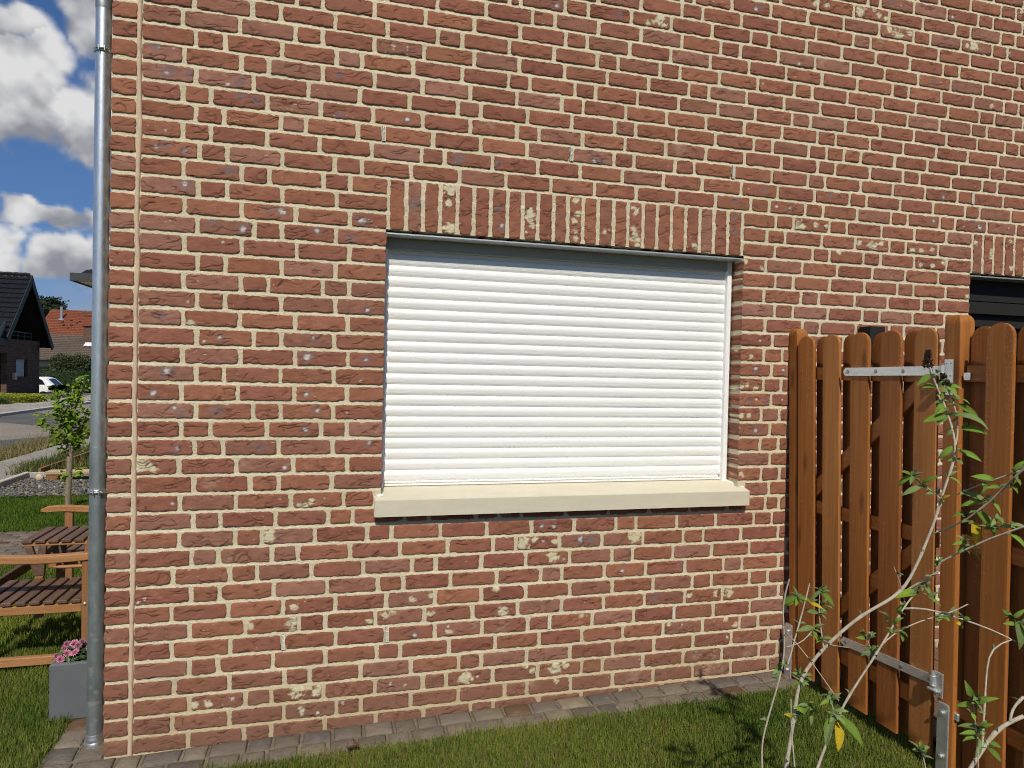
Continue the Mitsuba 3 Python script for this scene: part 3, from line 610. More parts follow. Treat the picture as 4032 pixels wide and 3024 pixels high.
scene[W] = mikit.ply(MB().box((1.079, 0.1365, 1.14), (3.036, 0.16, 2.42)).mesh(), 'm_seam')
labels[W] = {'label': 'closed white roller shutter of rounded slats'}
scene['m_shutter_two'] = {'type': 'twosided', 'bsdf': scene['m_shutter']}
for k in range(22):
    put(W + '__slat', slat(1.1905 + k * PITCH, 1.099 + rng.uniform(-0.0012, 0.0012), 3.001), 'm_shutter_two', 28)
e = MB().box((1.099, 0.117, 1.1655), (3.001, 0.133, 1.1765), 0.0015).box((1.099, 0.1185, 1.1790), (2.985, 0.133, 1.1895), 0.0015)
put(W + '__end_bar', e, 'm_shutter')
put(W + '__guide_rail', MB().box((2.997, 0.094, 1.155), (3.024, 0.140, 2.404), 0.002), 'm_white_frame')
put(W + '__guide_rail', MB().box((1.079, 0.100, 1.155), (1.0965, 0.140, 2.404), 0.002), 'm_white_frame')
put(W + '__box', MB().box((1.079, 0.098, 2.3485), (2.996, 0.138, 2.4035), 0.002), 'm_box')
labels[W + '__box'] = {'label': 'shaded shutter box above the slats'}

# window sill
SL = MB()
sec = [(-0.052, 1.046), (0.135, 1.046), (0.135, 1.1645), (-0.049, 1.1275), (-0.052, 1.1245)]
xs = np.concatenate([[1.046, 1.0475], np.linspace(1.06, 3.064, 40), [3.0765, 3.078]])
n = len(sec); ce = np.array(sec).mean(0)
v = []
for i, x in enumerate(xs):
    s = np.array(sec) if 0 < i < len(xs) - 1 else ce + (np.array(sec) - ce) * 0.985
    v.append(np.column_stack([np.full(n, x), s]))
v = np.vstack(v); k = np.arange(n)
f = np.vstack([np.stack([i * n + k, i * n + (k + 1) % n, (i + 1) * n + (k + 1) % n, (i + 1) * n + k], 1) for i in range(len(xs) - 1)])
SL.add(v, f[:, ::-1])
for o, s in ((0, 1), ((len(xs) - 1) * n, -1)):
    c = np.vstack([v[o:o + n], v[o:o + n].mean(0)])
    q = np.stack([k, (k + 1) % n, k * 0 + n], 1)
    SL.add(c, q if s > 0 else q[:, ::-1])
scene['m_sill_two'] = {'type': 'twosided', 'bsdf': scene['m_sill']}
put('brick_house__window_sill', SL, 'm_sill_two', 25)
labels['brick_house__window_sill'] = {'label': 'beige stone sill under the white roller shutter'}
put('brick_house__window_sill__caulk', MB().tube([(3.020, 0.11, 1.163), (3.034, 0.06, 1.152), (3.052, 0.012, 1.1425), (3.072, -0.004, 1.139)], [0.008, 0.007, 0.0065, 0.005], 8), 'm_caulk', True)
put('brick_house__window_sill__caulk', MB().tube([(1.058, -0.004, 1.139), (1.074, -0.003, 1.140), (1.086, 0.002, 1.141)], [0.007, 0.0075, 0.006], 8), 'm_caulk', True)

# weep vents in upright joints
for r, xv in ((6, 1.06), (6, 2.012), (6, 2.955), (6, 4.615), (-23, 0.64), (-23, 1.12), (-23, 1.948), (-23, 2.66)):
    zb = LIN + (r - 1) * H + 0.006
    m = MB().box((xv - 0.0070, -0.0055, zb), (xv - 0.0045, 0.012, zb + 0.072)).box((xv + 0.0058, -0.0055, zb), (xv + 0.0085, 0.012, zb + 0.072))
    for q in range(12):
        m.box((xv - 0.0045, -0.0045, zb + 0.001 + q * 0.006), (xv + 0.0058, 0.010, zb + 0.0042 + q * 0.006))
    put('brick_house__weep_vent', m, 'm_vent')
    put('brick_house__weep_vent__slot', MB().box((xv - 0.0094, -0.0012, zb), (xv - 0.0071, 0.010, zb + 0.072)).box((xv - 0.0044, -0.0010, zb), (xv + 0.0057, 0.012, zb + 0.072)), 'm_dark')

# garden door in the opening on the right, its shutter raised
D = 'brick_house__garden_door'
m = MB().box((4.613, 0.150, 0.05), (4.69, 0.215, 2.20), 0.003).box((5.88, 0.150, 0.05), (5.955, 0.215, 2.20), 0.003).box((4.69, 0.150, 2.11), (5.88, 0.215, 2.20), 0.003).box((4.69, 0.150, 0.05), (5.88, 0.215, 0.15), 0.003)
scene[D] = mikit.ply(m.mesh(), 'm_anthracite')
labels[D] = {'label': 'dark grey framed terrace door standing open behind the fence'}
put(D + '__leaf', MB().box((5.22, 0.155, 0.16), (5.30, 0.205, 2.10), 0.003).box((5.80, 0.155, 0.16), (5.875, 0.205, 2.10), 0.003).box((5.30, 0.155, 2.02), (5.80, 0.205, 2.10), 0.003).box((5.30, 0.155, 0.16), (5.80, 0.205, 0.26), 0.003), 'm_anthracite')
put(D + '__pane', ([[5.30, 0.185, 0.26], [5.80, 0.185, 0.26], [5.80, 0.185, 2.02], [5.30, 0.185, 2.02]], [[0, 1, 2, 3]]), 'm_pane')
put(D + '__shutter_box', MB().box((4.613, 0.110, 2.27), (5.955, 0.20, 2.404), 0.002).box((4.613, 0.1125, 2.19), (5.955, 0.148, 2.266), 0.002), 'm_anthracite')
put('brick_house__inner_wall', MB().box((-0.09, 0.24, -0.1), (X_END, 6.1, Z_TOP - 0.02)), 'm_dark')
put('brick_house__parapet', MB().box((-0.16, -0.05, Z_TOP), (X_END + 0.05, 6.25, Z_TOP + 0.06), 0.01), 'm_anthracite')

# ---------------------------------------------------------------- downpipe on the corner
P0 = np.array([-0.179, 0.128])
tag('downpipe', 'galvanised downpipe standing at the left corner of the brick house', 'pipe')
ln = lambda z0, z1, n=2: np.column_stack([np.full(n, P0[0]), np.full(n, P0[1]), np.linspace(z0, z1, n)])
put('downpipe__upper_pipe', MB().tube(ln(1.36, 3.36, 40), 0.0322, 40), 'm_zinc', 40)
labels['downpipe__upper_pipe'] = {'label': 'bright smooth zinc upper length'}
put('downpipe__standpipe', MB().tube(ln(0.02, 1.372, 40), np.r_[np.full(39, 0.0345), 0.0335], 40), 'm_zinc_old', 40)
labels['downpipe__standpipe'] = {'label': 'dull stained steel standpipe'}
put('downpipe__socket', MB().tube(np.column_stack([np.full(5, P0[0]), np.full(5, P0[1]), [3.335, 3.342, 3.36, 4.2, 4.9]]), [0.0325, 0.0338, 0.0342, 0.0342, 0.0342], 40), 'm_zinc_old', 40)
zz = [0.004, 0.010, 0.018, 0.026, 0.030, 0.034, 0.042, 0.048, 0.052, 0.058, 0.064]
put('downpipe__collar', MB().tube(np.column_stack([np.full(11, P0[0]), np.full(11, P0[1]), zz]), [0.0400, 0.0425, 0.0425, 0.0405, 0.0382, 0.0395, 0.0400, 0.0385, 0.0370, 0.0368, 0.0350], 40), 'm_zinc', 40)
for zc in (3.150, 1.170):
    th = np.linspace(0, 2 * np.pi, 33)
    rr = 0.0352 if zc > 2 else 0.0375
    ring = np.column_stack([P0[0] + rr * np.cos(th), P0[1] + rr * np.sin(th), np.full(33, zc)])
    m = MB()
    for dz in (-0.006, 0.0, 0.006):
        m.tube(ring + [0, 0, dz], 0.0034, 8)
    c = put('downpipe__clamp', m, 'm_zinc', True)
    fx, fy = P0[0] + 0.012, P0[1] - rr - 0.002
    put(c + '__ear', MB().box((fx - 0.020, fy - 0.012, zc - 0.011), (fx - 0.016, fy + 0.006, zc + 0.011), 0.001).box((fx + 0.004, fy - 0.012, zc - 0.011), (fx + 0.008, fy + 0.006, zc + 0.011), 0.001), 'm_zinc')
    put(c + '__screw', MB().tube([(fx - 0.030, fy - 0.005, zc), (fx - 0.022, fy - 0.005, zc), (fx + 0.018, fy - 0.005, zc)], [0.0048, 0.0026, 0.0026], 8).tube([(fx + 0.008, fy - 0.005, zc), (fx + 0.015, fy - 0.005, zc)], [0.0052, 0.0052], 6), 'm_screw')
    put(c + '__wall_pin', MB().tube([(P0[0] + rr, P0[1] + 0.004, zc), (-0.10, P0[1] + 0.01, zc)], 0.004, 8), 'm_zinc')

# ---------------------------------------------------------------- wall lamp
tag('wall_lamp', 'black box-shaped lamp on the brick wall behind the gate', 'lamp')
put('wall_lamp__housing', MB().box((3.80, -0.102, 1.862), (3.902, -0.012, 2.060), 0.003), 'm_anthracite')
put('wall_lamp__back_plate', MB().box((3.815, -0.012, 1.885), (3.887, 0.001, 2.035), 0.001), 'm_anthracite')

# ---------------------------------------------------------------- fence, posts and gate (their faces in the plane x = 3.33)
GX = 3.330
lean = lambda y: 0.043 + 0.030 * (y + 0.1)        # the boards lean a little, less and less towards the camera


def lean_mesh(mb, yc, pivot=1.1):
    v, f = mb.mesh()
    v = v.copy(); v[:, 1] += max(0.004, lean(yc)) * (v[:, 2] - pivot)
    return v, f


def picket(yc, w, x0, th, z0, z1, rise=0.052):
    """A board with a rounded head and eased edges."""
    a = np.linspace(0, np.pi, 11)
    head = [(yc + w / 2 * np.cos(t), z1 - rise + rise * np.sin(t)) for t in a]
    return MB().prism([(yc + w / 2, z0)] + head + [(yc - w / 2, z0)], 0, x0, x0 + th, 0.0028)


tag('garden_gate', 'orange-brown picket gate with boards on both faces and long galvanised strap hinges', 'gate')
FRONT = [(-0.1875, 0.125), (-0.3765, 0.117), (-0.570, 0.117), (-0.7575, 0.117), (-0.9455, 0.114)]
for k, (yc, w) in enumerate(FRONT):
    put('garden_gate__board', lean_mesh(picket(yc, w, GX, 0.019, 0.147 + 0.002 * k, 1.983), yc), ('m_stained_wood', 'm_stained_wood_pale', 'm_stained_wood', 'm_stained_wood_dark', 'm_stained_wood_pale')[k], 25)
for k, yc in enumerate((-0.272, -0.464, -0.656, -0.842)):
    put('garden_gate__board', lean_mesh(picket(yc, 0.112, GX + 0.0465, 0.019, 0.15, 1.980), yc), 'm_stained_wood_dark', 25)
for yc, w in FRONT:
    for zn in (1.795, 1.765, 1.085, 1.055, 0.37, 0.34):
        yn = yc + (0.026 if int(zn * 1000) % 2 else -0.024) + max(0.004, lean(yc)) * (zn - 1.1)
        put('garden_gate__nail', MB().tube([(GX + 0.004, yn, zn), (GX - 0.0006, yn, zn)], [0.0030, 0.0026], 6), 'm_screw')
for nm, z0, z1 in (('upper', 1.746, 1.814), ('middle', 1.036, 1.102), ('lower', 0.318, 0.390)):
    put('garden_gate__rail', lean_mesh(MB().box((GX + 0.0195, -0.995, z0), (GX + 0.0460, -0.135, z1), 0.003), -0.55, (z0 + z1) / 2), 'm_stained_rail')
for y0, z0, y1, z1 in ((-0.18, 0.36, -0.93, 1.03), (-0.18, 1.115, -0.90, 1.735)):
    d = np.array([0, y1 - y0, z1 - z0]); L = np.linalg.norm(d)
    ang = math.atan2(d[2], d[1])
    put('garden_gate__brace', MB().box((-0.0132, -L / 2, -0.036), (0.0132, L / 2, 0.036), 0.003, rot=rotx(ang)).mesh()[0:2] if False else
        (lambda m: (m.mesh()[0] + np.array([GX + 0.0327, (y0 + y1) / 2, (z0 + z1) / 2]), m.mesh()[1]))(MB().box((-0.0130, -L / 2, -0.036), (0.0130, L / 2, 0.036), 0.003, rot=rotx(ang))), 'm_stained_rail')


def strap(z_tip, z_end, y_tip, y_end, h, pointed):
    pts = [(y_tip + 0.016, z_tip + h / 2), (y_end, z_end + h / 2), (y_end, z_end - h / 2), (y_tip + 0.016, z_tip - h / 2)]
    pts = [(y_tip, z_tip)] + [(p[0] - 0.032 if i in (0, 3) else p[0], p[1]) for i, p in enumerate(pts)]
    return MB().prism(pts, 0, GX - 0.0055, GX - 0.0005, 0.0008)


for zt, ze, yt, ye, label in ((1.789, 1.797, -0.446, -1.020, 'upper strap hinge, bright zinc'), (0.448, 0.484, -0.486, -1.026, 'lower strap hinge, dull grey in the shade')):
    h = put('garden_gate__hinge', strap(zt, ze, yt, ye, 0.041, True), 'm_steel')
    labels[h] = {'label': label}
    put(h + '__barrel', MB().tube([(GX - 0.011, ye - 0.006, ze - 0.020), (GX - 0.011, ye - 0.006, ze + 0.020)], 0.0115, 14), 'm_steel', 40)
    for s in (0.035, 0.215, 0.375, 0.525):
        yy = yt - s; zs = zt + (ze - zt) * s / 0.57
        put(h + '__screw', MB().tube([(GX - 0.0050, yy, zs), (GX - 0.0068, yy, zs), (GX - 0.0088, yy, zs), (GX - 0.0092, yy, zs)], [0.0095, 0.0095, 0.0065, 0.003], 12), 'm_screw')


def post(key, label, y0, y1, x0, x1, z0, z1, group=None):
    """A squared post, its head rounded over."""
    tag(key, label, 'fence post', group)
    m = MB(); n = 9
    rows_ = [(z0, 1.0)] + [(z1 - 0.040 + 0.040 * math.sin(a), math.cos(a) * 0.30 + 0.70) for a in np.linspace(0, math.pi / 2, n)]
    cx, cy, hx, hy, b = (x0 + x1) / 2, (y0 + y1) / 2, (x1 - x0) / 2, (y1 - y0) / 2, 0.005
    ring = np.array([(-1, -1 + b / hy), (-1, 1 - b / hy), (-1 + b / hx, 1), (1 - b / hx, 1), (1, 1 - b / hy), (1, -1 + b / hy), (1 - b / hx, -1), (-1 + b / hx, -1)])
    v = []
    for zz_, s in rows_:
        v.append(np.column_stack([cx + ring[:, 0] * (hx - (1 - s) * 0.055), cy + ring[:, 1] * (hy - (1 - s) * 0.075), np.full(8, zz_)]))
    v = np.vstack(v); k = np.arange(8)
    f = np.vstack([np.stack([i * 8 + (k + 1) % 8, i * 8 + k, (i + 1) * 8 + k, (i + 1) * 8 + (k + 1) % 8], 1) for i in range(len(rows_) - 1)])
    m.add(v, f)
    top = v[-8:]; m.add(np.vstack([top, top.mean(0)]), np.stack([(k + 1) % 8, k, k * 0 + 8], 1))
    put(key + '__shaft', lean_mesh(m, cy), 'm_stained_wood', 30)


post('fence_post', 'orange-brown gate post standing against the brick wall', -0.112, -0.040, GX + 0.006, GX + 0.082, 0.10, 2.030)
post('fence_post_001', 'tall orange-brown post between the gate hinges and the fence panel', -1.112, -1.034, GX + 0.001, GX + 0.080, 0.10, 2.030)
for key, y0, y1, z1, bolts in (('fence_post', -0.118, -0.062, 0.385, (0.345, 0.13)), ('fence_post_001', -1.110, -1.056, 0.412, (0.372, 0.19))):
    c = np.linspace(0, np.pi, 7)
    pts = [(y1, -0.1)] + [(y1 - 0.008 + 0.008 * math.cos(t), z1 - 0.008 + 0.008 * math.sin(t)) for t in (0, 0.8, 1.57)] + [(y0 + 0.008 + 0.008 * math.cos(t), z1 - 0.008 + 0.008 * math.sin(t)) for t in (1.57, 2.3, 3.14)] + [(y0, -0.1)]
    s = put(key + '__post_shoe', MB().prism(pts, 0, GX - 0.009, GX - 0.0015, 0.0012), 'm_steel')
    for zb in bolts:
        yc = (y0 + y1) / 2
        put(s + '__bolt', MB().tube([(GX - 0.0090, yc, zb), (GX - 0.0110, yc, zb)], 0.0125, 16).tube([(GX - 0.0110, yc, zb), (GX - 0.0175, yc, zb), (GX - 0.0190, yc, zb)], [0.0078, 0.0078, 0.005], 6), 'm_steel')
for zc, dz in ((1.770, 0.075), (0.476, 0.052)):       # the plates on the post that carry the hinge pins
    pl = put('fence_post_001__hinge_plate', MB().box((GX - 0.0065, -1.076, zc - dz), (GX - 0.0005, -1.036, zc + dz), 0.001), 'm_steel')
    put(pl + '__pin', MB().tube([(GX - 0.011, -1.032, zc + 0.000), (GX - 0.011, -1.032, zc + 0.05)], 0.0062, 10).box((GX - 0.026, -1.066, zc - 0.030), (GX - 0.006, -1.018, zc - 0.022), 0.001), 'm_steel')
    for yy, zo in ((-1.045, 0.85), (-1.067, 0.85), (-1.045, -0.8), (-1.067, -0.8), (-1.066, 0.1)):
        put(pl + '__screw', MB().tube([(GX - 0.0064, yy, zc + dz * zo * 0.9), (GX - 0.0078, yy, zc + dz * zo * 0.9)], [0.0045, 0.003], 8), 'm_screw')

tag('picket_fence', 'orange-brown picket fence to the right of the tall post', 'fence')
y = -1.2785
for k in range(6):
    put('picket_fence__board', lean_mesh(picket(y, 0.110, GX, 0.019, 0.10, 1.983), y), ('m_stained_wood', 'm_stained_wood_pale', 'm_stained_wood_dark')[k % 3], 25)
    y -= 0.192
y = -1.172
for k in range(6):
    put('picket_fence__board', lean_mesh(picket(y, 0.108, GX + 0.0465, 0.019, 0.10, 1.978), y), ('m_stained_wood_dark', 'm_stained_wood')[k % 2], 25)
    y -= 0.192
for z0, z1 in ((1.752, 1.819), (1.060, 1.126), (0.372, 0.438)):
    put('picket_fence__rail', MB().box((GX + 0.0195, -2.33, z0), (GX + 0.0460, -1.118, z1), 0.003), 'm_stained_rail')
for zc in (1.775, 0.375):
    put('picket_fence__bracket', MB().box((GX + 0.008, -1.140, zc - 0.018), (GX + 0.0185, -1.1135, zc + 0.014), 0.003), 'm_steel')
tag('terrace', None, None, None, 'structure')
labels['terrace'] = {'kind': 'structure', 'label': 'brown wooden terrace deck behind the gate'}
scene['terrace'] = mikit.ply(MB().box((3.52, -2.6, 0.02), (7.4, -0.02, 0.108)).mesh(), 'm_dark')
for k in range(12):
    put('terrace__plank', MB().box((3.52 + k * 0.15, -2.6, 0.110), (3.662 + k * 0.15, -0.02, 0.134), 0.003), 'm_deck')

# ---------------------------------------------------------------- ground
tag('ground', 'dark soil under the lawns', None, None, 'structure')
xs = np.unique(np.concatenate([np.linspace(-20, 8, 120), [-900, -300, -120, -60, -40, -30, 20, 40, 100, 300, 900]]))
ys = np.unique(np.concatenate([np.linspace(-6, 60, 180), [-900, -300, -100, -40, -15, 80, 120, 200, 400, 1200]]))
X, Y = np.meshgrid(xs, ys)
lift = np.where((X > -14) & (X < -3.5) & (Y > -60), -0.06, -0.022) + 0.010 * (meshkit.fbm(np.stack([X * 1.3, Y * 1.3, X * 0], -1), 3, 4) - 0.5)
lift = np.where((X > -0.6) & (X < 3.3) & (Y > -0.34), -0.045, lift)
v = np.stack([X, Y, ground(X, Y) + lift], -1).reshape(-1, 3)
i, j = np.meshgrid(np.arange(len(xs) - 1), np.arange(len(ys) - 1)); a = (j * len(xs) + i).ravel()
scene['ground'] = mikit.ply((v, np.stack([a, a + 1, a + 1 + len(xs), a + len(xs)], 1)), 'm_soil', smooth=True)

labels['road'] = {'kind': 'structure', 'label': 'grey brown asphalt street beyond the garden'}
scene['road'] = mikit.ply(sheet(-9.25, -5.40, -30, 47, 1.0, 0.000), 'm_asphalt', smooth=True)
labels['tar_patch'] = {'kind': 'structure', 'label': 'darker repaired band across the street'}
m = MB()
for pts in ([(-9.25, 20.2), (-5.4, 17.0), (-5.4, 20.0), (-9.25, 24.2)], [(-6.2, 9), (-5.42, 9), (-5.42, 15.2), (-6.2, 14.2)]):
    m.add([[px, py, float(ground(px, py)) + 0.004] for px, py in pts], [[0, 1, 2, 3]])
scene['tar_patch'] = mikit.ply(m.mesh(), 'm_tar')
labels['pavement'] = {'kind': 'structure', 'label': 'grey pavement on the near side of the street'}
scene['pavement'] = mikit.ply(sheet(-4.70, -3.58, -30, 47, 0.8, 0.004), 'm_pavement', smooth=True)
labels['far_pavement'] = {'kind': 'structure', 'label': 'grey pavement in front of the dark-roofed house'}
scene['far_pavement'] = mikit.ply(sheet(-11.5, -9.38, -30, 47, 1.0, 0.09), 'm_pavement', smooth=True)
labels['forecourt'] = {'kind': 'structure', 'label': 'shaded dark forecourt of the house across the street'}
scene['forecourt'] = mikit.ply(sheet(-14.8, -11.5, 30.6, 42, 1.0, 0.086), 'm_tar', smooth=True)
labels['far_kerb'] = {'kind': 'structure'}
for k in range(44):
    y0 = 3 + k
    zg = float(ground(-9.3, y0 + 0.5))
    put('far_kerb__kerb_stone', MB().box((-9.38, y0 + 0.004, zg - 0.1), (-9.25, y0 + 0.996, zg + 0.098), 0.012), 'm_concrete')
scene['far_kerb'] = mikit.ply(MB().box((-9.375, 3, -0.3), (-9.26, 3.01, -0.2)).mesh(), 'm_concrete')

labels['edging'] = {'kind': 'structure', 'label': 'pale concrete edging along the pavement'}
scene['edging'] = mikit.ply(MB().box((-3.575, -6, -0.12), (-3.515, 8.42, 0.02), 0.004).mesh(), 'm_concrete')
for k in range(5):
    y0 = 3.44 + k * 0.998
    put('edging__edging_stone', MB().box((-3.57, y0, -0.05), (-3.49, y0 + 0.992, 0.105), 0.008), 'm_concrete')
put('edging__edging_stone', MB().box((-3.49, 8.36, -0.05), (-3.10, 8.43, 0.10), 0.008), 'm_concrete')

# gravel bed with its pebbles
labels['gravel_bed'] = {'kind': 'structure', 'label': 'bed of grey pebbles between the lawn and the pavement'}
scene['gravel_bed'] = mikit.ply(sheet(-3.49, 0.5, 6.78, 8.7, 0.15, 0.002, 0.02, 3), 'm_sand', smooth=True)
g = np.random.default_rng(21)
ico_v = np.array([[0, 0, 1], [1, 0, 0], [0, 1, 0], [-1, 0, 0], [0, -1, 0], [0, 0, -1], [.7, .7, .45], [-.7, .7, .45], [-.7, -.7, .45], [.7, -.7, .45]])
ico_f = np.array([[0, 9, 6], [0, 6, 7], [0, 7, 8], [0, 8, 9], [1, 6, 9], [2, 7, 6], [3, 8, 7], [4, 9, 8], [5, 2, 1], [5, 3, 2], [5, 4, 3], [5, 1, 4], [1, 2, 6], [2, 3, 7], [3, 4, 8], [4, 1, 9]])
m = MB()
for k in range(3400):
    x, y = g.uniform(-3.47, -1.4), g.uniform(6.74, 8.5)
    s = g.uniform(0.010, 0.026) * np.array([1, g.uniform(0.7, 1.1), g.uniform(0.55, 0.8)]); a = g.uniform(0, 6.28)
    vv = ico_v * s * g.uniform(0.85, 1.15, ico_v.shape)
    vv = np.column_stack([vv[:, 0] * math.cos(a) - vv[:, 1] * math.sin(a), vv[:, 0] * math.sin(a) + vv[:, 1] * math.cos(a), vv[:, 2]])
    t = g.random()
    col = np.array([0.115, 0.110, 0.107]) * g.uniform(0.5, 1.5) if t < 0.86 else np.array([0.26, 0.20, 0.145]) * g.uniform(0.6, 1.2) if t < 0.975 else np.array([0.42, 0.40, 0.37])
    m.add(vv + [x, y, float(ground(x, y)) + 0.014 + g.uniform(0, 0.012)], ico_f, col)
put('gravel', m, 'm_vertex')
tag('gravel', 'loose grey pebbles filling the bed behind the lawn', 'gravel', None, 'stuff')
vv = meshkit.noise(np.zeros((1, 3)))
tag('boulder', 'round pale stone lying at the corner of the pebble bed', 'stone')
th, ph = np.meshgrid(np.linspace(0, np.pi, 12), np.linspace(0, 2 * np.pi, 18, endpoint=False), indexing='ij')
sv = np.stack([np.sin(th) * np.cos(ph), np.sin(th) * np.sin(ph), np.cos(th)], -1).reshape(-1, 3)
sv = sv * (1 + 0.22 * (meshkit.fbm(sv * 1.8, 3, 2) - 0.5))[:, None] * [0.052, 0.048, 0.058] + [-3.255, 8.10, 0.06]
k, q = np.meshgrid(np.arange(18), np.arange(11)); a = (q * 18 + k).ravel(); b = (q * 18 + (k + 1) % 18).ravel()
put('boulder__stone', (sv, np.stack([a, a + 18, b + 18, b], 1)), 'm_render', True)

tag('timber_sleepers', 'pale timber laid along the back of the pebble bed', 'timber')
put('timber_sleepers__sleeper', MB().box((-3.16, 8.00, 0.115), (-0.7, 8.24, 0.160), 0.006), 'm_timber')
put('timber_sleepers__support', MB().box((-3.15, 8.02, 0.0), (-2.99, 8.20, 0.1148), 0.006), 'm_bench_leg')
put('timber_sleepers__support', MB().box((-1.9, 8.02, 0.0), (-1.74, 8.20, 0.1148), 0.006), 'm_bench_leg')
put('timber_sleepers__edge_board', MB().box((-3.46, 8.6, 0.0), (-3.42, 13.5, 0.13), 0.004), 'm_bench_leg')

# path of clinkers behind the bench
labels['garden_path'] = {'kind': 'structure', 'label': 'path of worn grey clinkers crossing the lawn'}
scene['garden_path'] = mikit.ply(sheet(-3.49, -0.4, 3.62, 4.70, 0.2, 0.002), 'm_sand', smooth=True)


def sett(x0, x1, y0, y1, zt, h, g, tone, dome=0.004, n=5):
    """A worn paver: crowned, its edges rubbed round."""
    us = np.array([0, 0.06, 0.25, 0.5, 0.75, 0.94, 1.0])
    U, V = np.meshgrid(us, us)
    e = np.minimum(np.minimum(U, 1 - U) * (x1 - x0), np.minimum(V, 1 - V) * (y1 - y0))
    j = 0.004
    c = [g.uniform(-j, j, 2) for _ in range(4)]
    X = x0 + U * (x1 - x0) + (1 - U) * (1 - V) * c[0][0] + U * (1 - V) * c[1][0] + (1 - U) * V * c[2][0] + U * V * c[3][0]
    Y = y0 + V * (y1 - y0) + (1 - U) * (1 - V) * c[0][1] + U * (1 - V) * c[1][1] + (1 - U) * V * c[2][1] + U * V * c[3][1]
    Zz = ground(X, Y) + zt - 0.009 * np.exp(-e / 0.006) + dome * (1 - (2 * U - 1) ** 2) * (1 - (2 * V - 1) ** 2) + 0.004 * (meshkit.noise(np.stack([X * 45, Y * 45, X * 0], -1)) - 0.5) + g.uniform(-0.002, 0.002)
    v = np.stack([X, Y, Zz], -1).reshape(-1, 3)
    i, jj = np.meshgrid(np.arange(6), np.arange(6)); a = (jj * 7 + i).ravel()
    f = np.stack([a, a + 1, a + 8, a + 7], 1)
    rim = np.concatenate([np.arange(7), np.arange(1, 7) * 7 + 6, 42 + np.arange(5, -1, -1), np.arange(5, 0, -1) * 7])
    low = v[rim].copy(); low[:, 2] -= h
    m = len(rim); kk = np.arange(m); nx = (kk + 1) % m
    vv = np.vstack([v, low])
    f = np.vstack([f, np.stack([rim[nx], rim[kk], 49 + kk, 49 + nx], 1)])
    return vv, f, np.broadcast_to(np.asarray(tone), (len(vv), 3)) * (0.8 + 0.4 * meshkit.fbm(vv * 30, 3))[:, None]


g = np.random.default_rng(5)
SETT = [(0.160, 0.134, 0.108), (0.190, 0.160, 0.128), (0.140, 0.122, 0.108), (0.200, 0.172, 0.128), (0.125, 0.078, 0.052), (0.215, 0.180, 0.125)]
pick = lambda: np.array(SETT[g.choice(6, p=[0.3, 0.22, 0.2, 0.12, 0.06, 0.10])]) * g.uniform(0.88, 1.15)
for row in range(10):
    y0 = 3.63 + row * 0.106
    x = -3.48 - (0.105 if row % 2 else 0)
    while x < -0.5:
        if x > -2.75:
            put('garden_path__clinker', (lambda t: (t[0], t[1]))(s := sett(x + 0.004, x + 0.204, y0 + 0.003, y0 + 0.102, 0.012, 0.02, g, pick())), 'm_paver', 25 if False else True, s[2])
        x += 0.21

# strip of rumbled setts round the foot of the house
labels['sett_strip'] = {'kind': 'structure', 'label': 'strip of rumbled grey setts along the foot of the house wall'}
m = MB().add(*sheet(-0.40, 3.6, -0.245, 0.02, 0.05, -0.006, 0.006, 6)).add(*sheet(-0.36, -0.10, 0.02, 6.2, 0.1, -0.006, 0.006, 7))
scene['sett_strip'] = mikit.ply(m.mesh(), 'm_sand', smooth=True)
for row, (y1, y0) in enumerate(((-0.004, -0.105), (-0.113, -0.215))):
    x = -0.355 + 0.06 * row
    while x < 3.9:
        w = g.choice([0.108, 0.125, 0.142, 0.165])
        s = sett(x + 0.006, x + w - 0.007, y0 + g.uniform(-0.004, 0.004), y1 + g.uniform(-0.004, 0.002), 0.004, 0.04, g, pick())
        put('sett_strip__sett', s[:2], 'm_paver', True, s[2])
        x += w
for col, (x0, x1) in enumerate(((-0.355, -0.238), (-0.232, -0.113))):
    y = 0.008
    while y < 2.6:
        w = g.choice([0.125, 0.145, 0.165])
        s = sett(x0 + g.uniform(-0.004, 0.004), x1 + g.uniform(-0.003, 0.001), y + 0.004, y + w - 0.004, 0.004, 0.04, g, pick())
        put('sett_strip__sett', s[:2], 'm_paver', True, s[2])
        y += w

# ---------------------------------------------------------------- planter with chrysanthemums
tag('planter', 'square grey planter standing on the setts behind the downpipe', 'planter')
PX0, PX1, PY0, PY1, PZ = -0.458, -0.165, 0.392, 0.70, 0.287
m = MB().box((PX0, PY0, 0.006), (PX1, PY0 + 0.028, PZ), 0.008).box((PX0, PY1 - 0.028, 0.006), (PX1, PY1, PZ), 0.008).box((PX0, PY0 + 0.012, 0.006), (PX0 + 0.028, PY1 - 0.012, PZ - 0.0006), 0.008).box((PX1 - 0.028, PY0 + 0.012, 0.006), (PX1, PY1 - 0.012, PZ - 0.0006), 0.008)
put('planter__walls', m, 'm_planter', 30)
put('planter__earth', MB().box((PX0 + 0.02, PY0 + 0.02, 0.15), (PX1 - 0.02, PY1 - 0.02, 0.235)), 'm_sand')


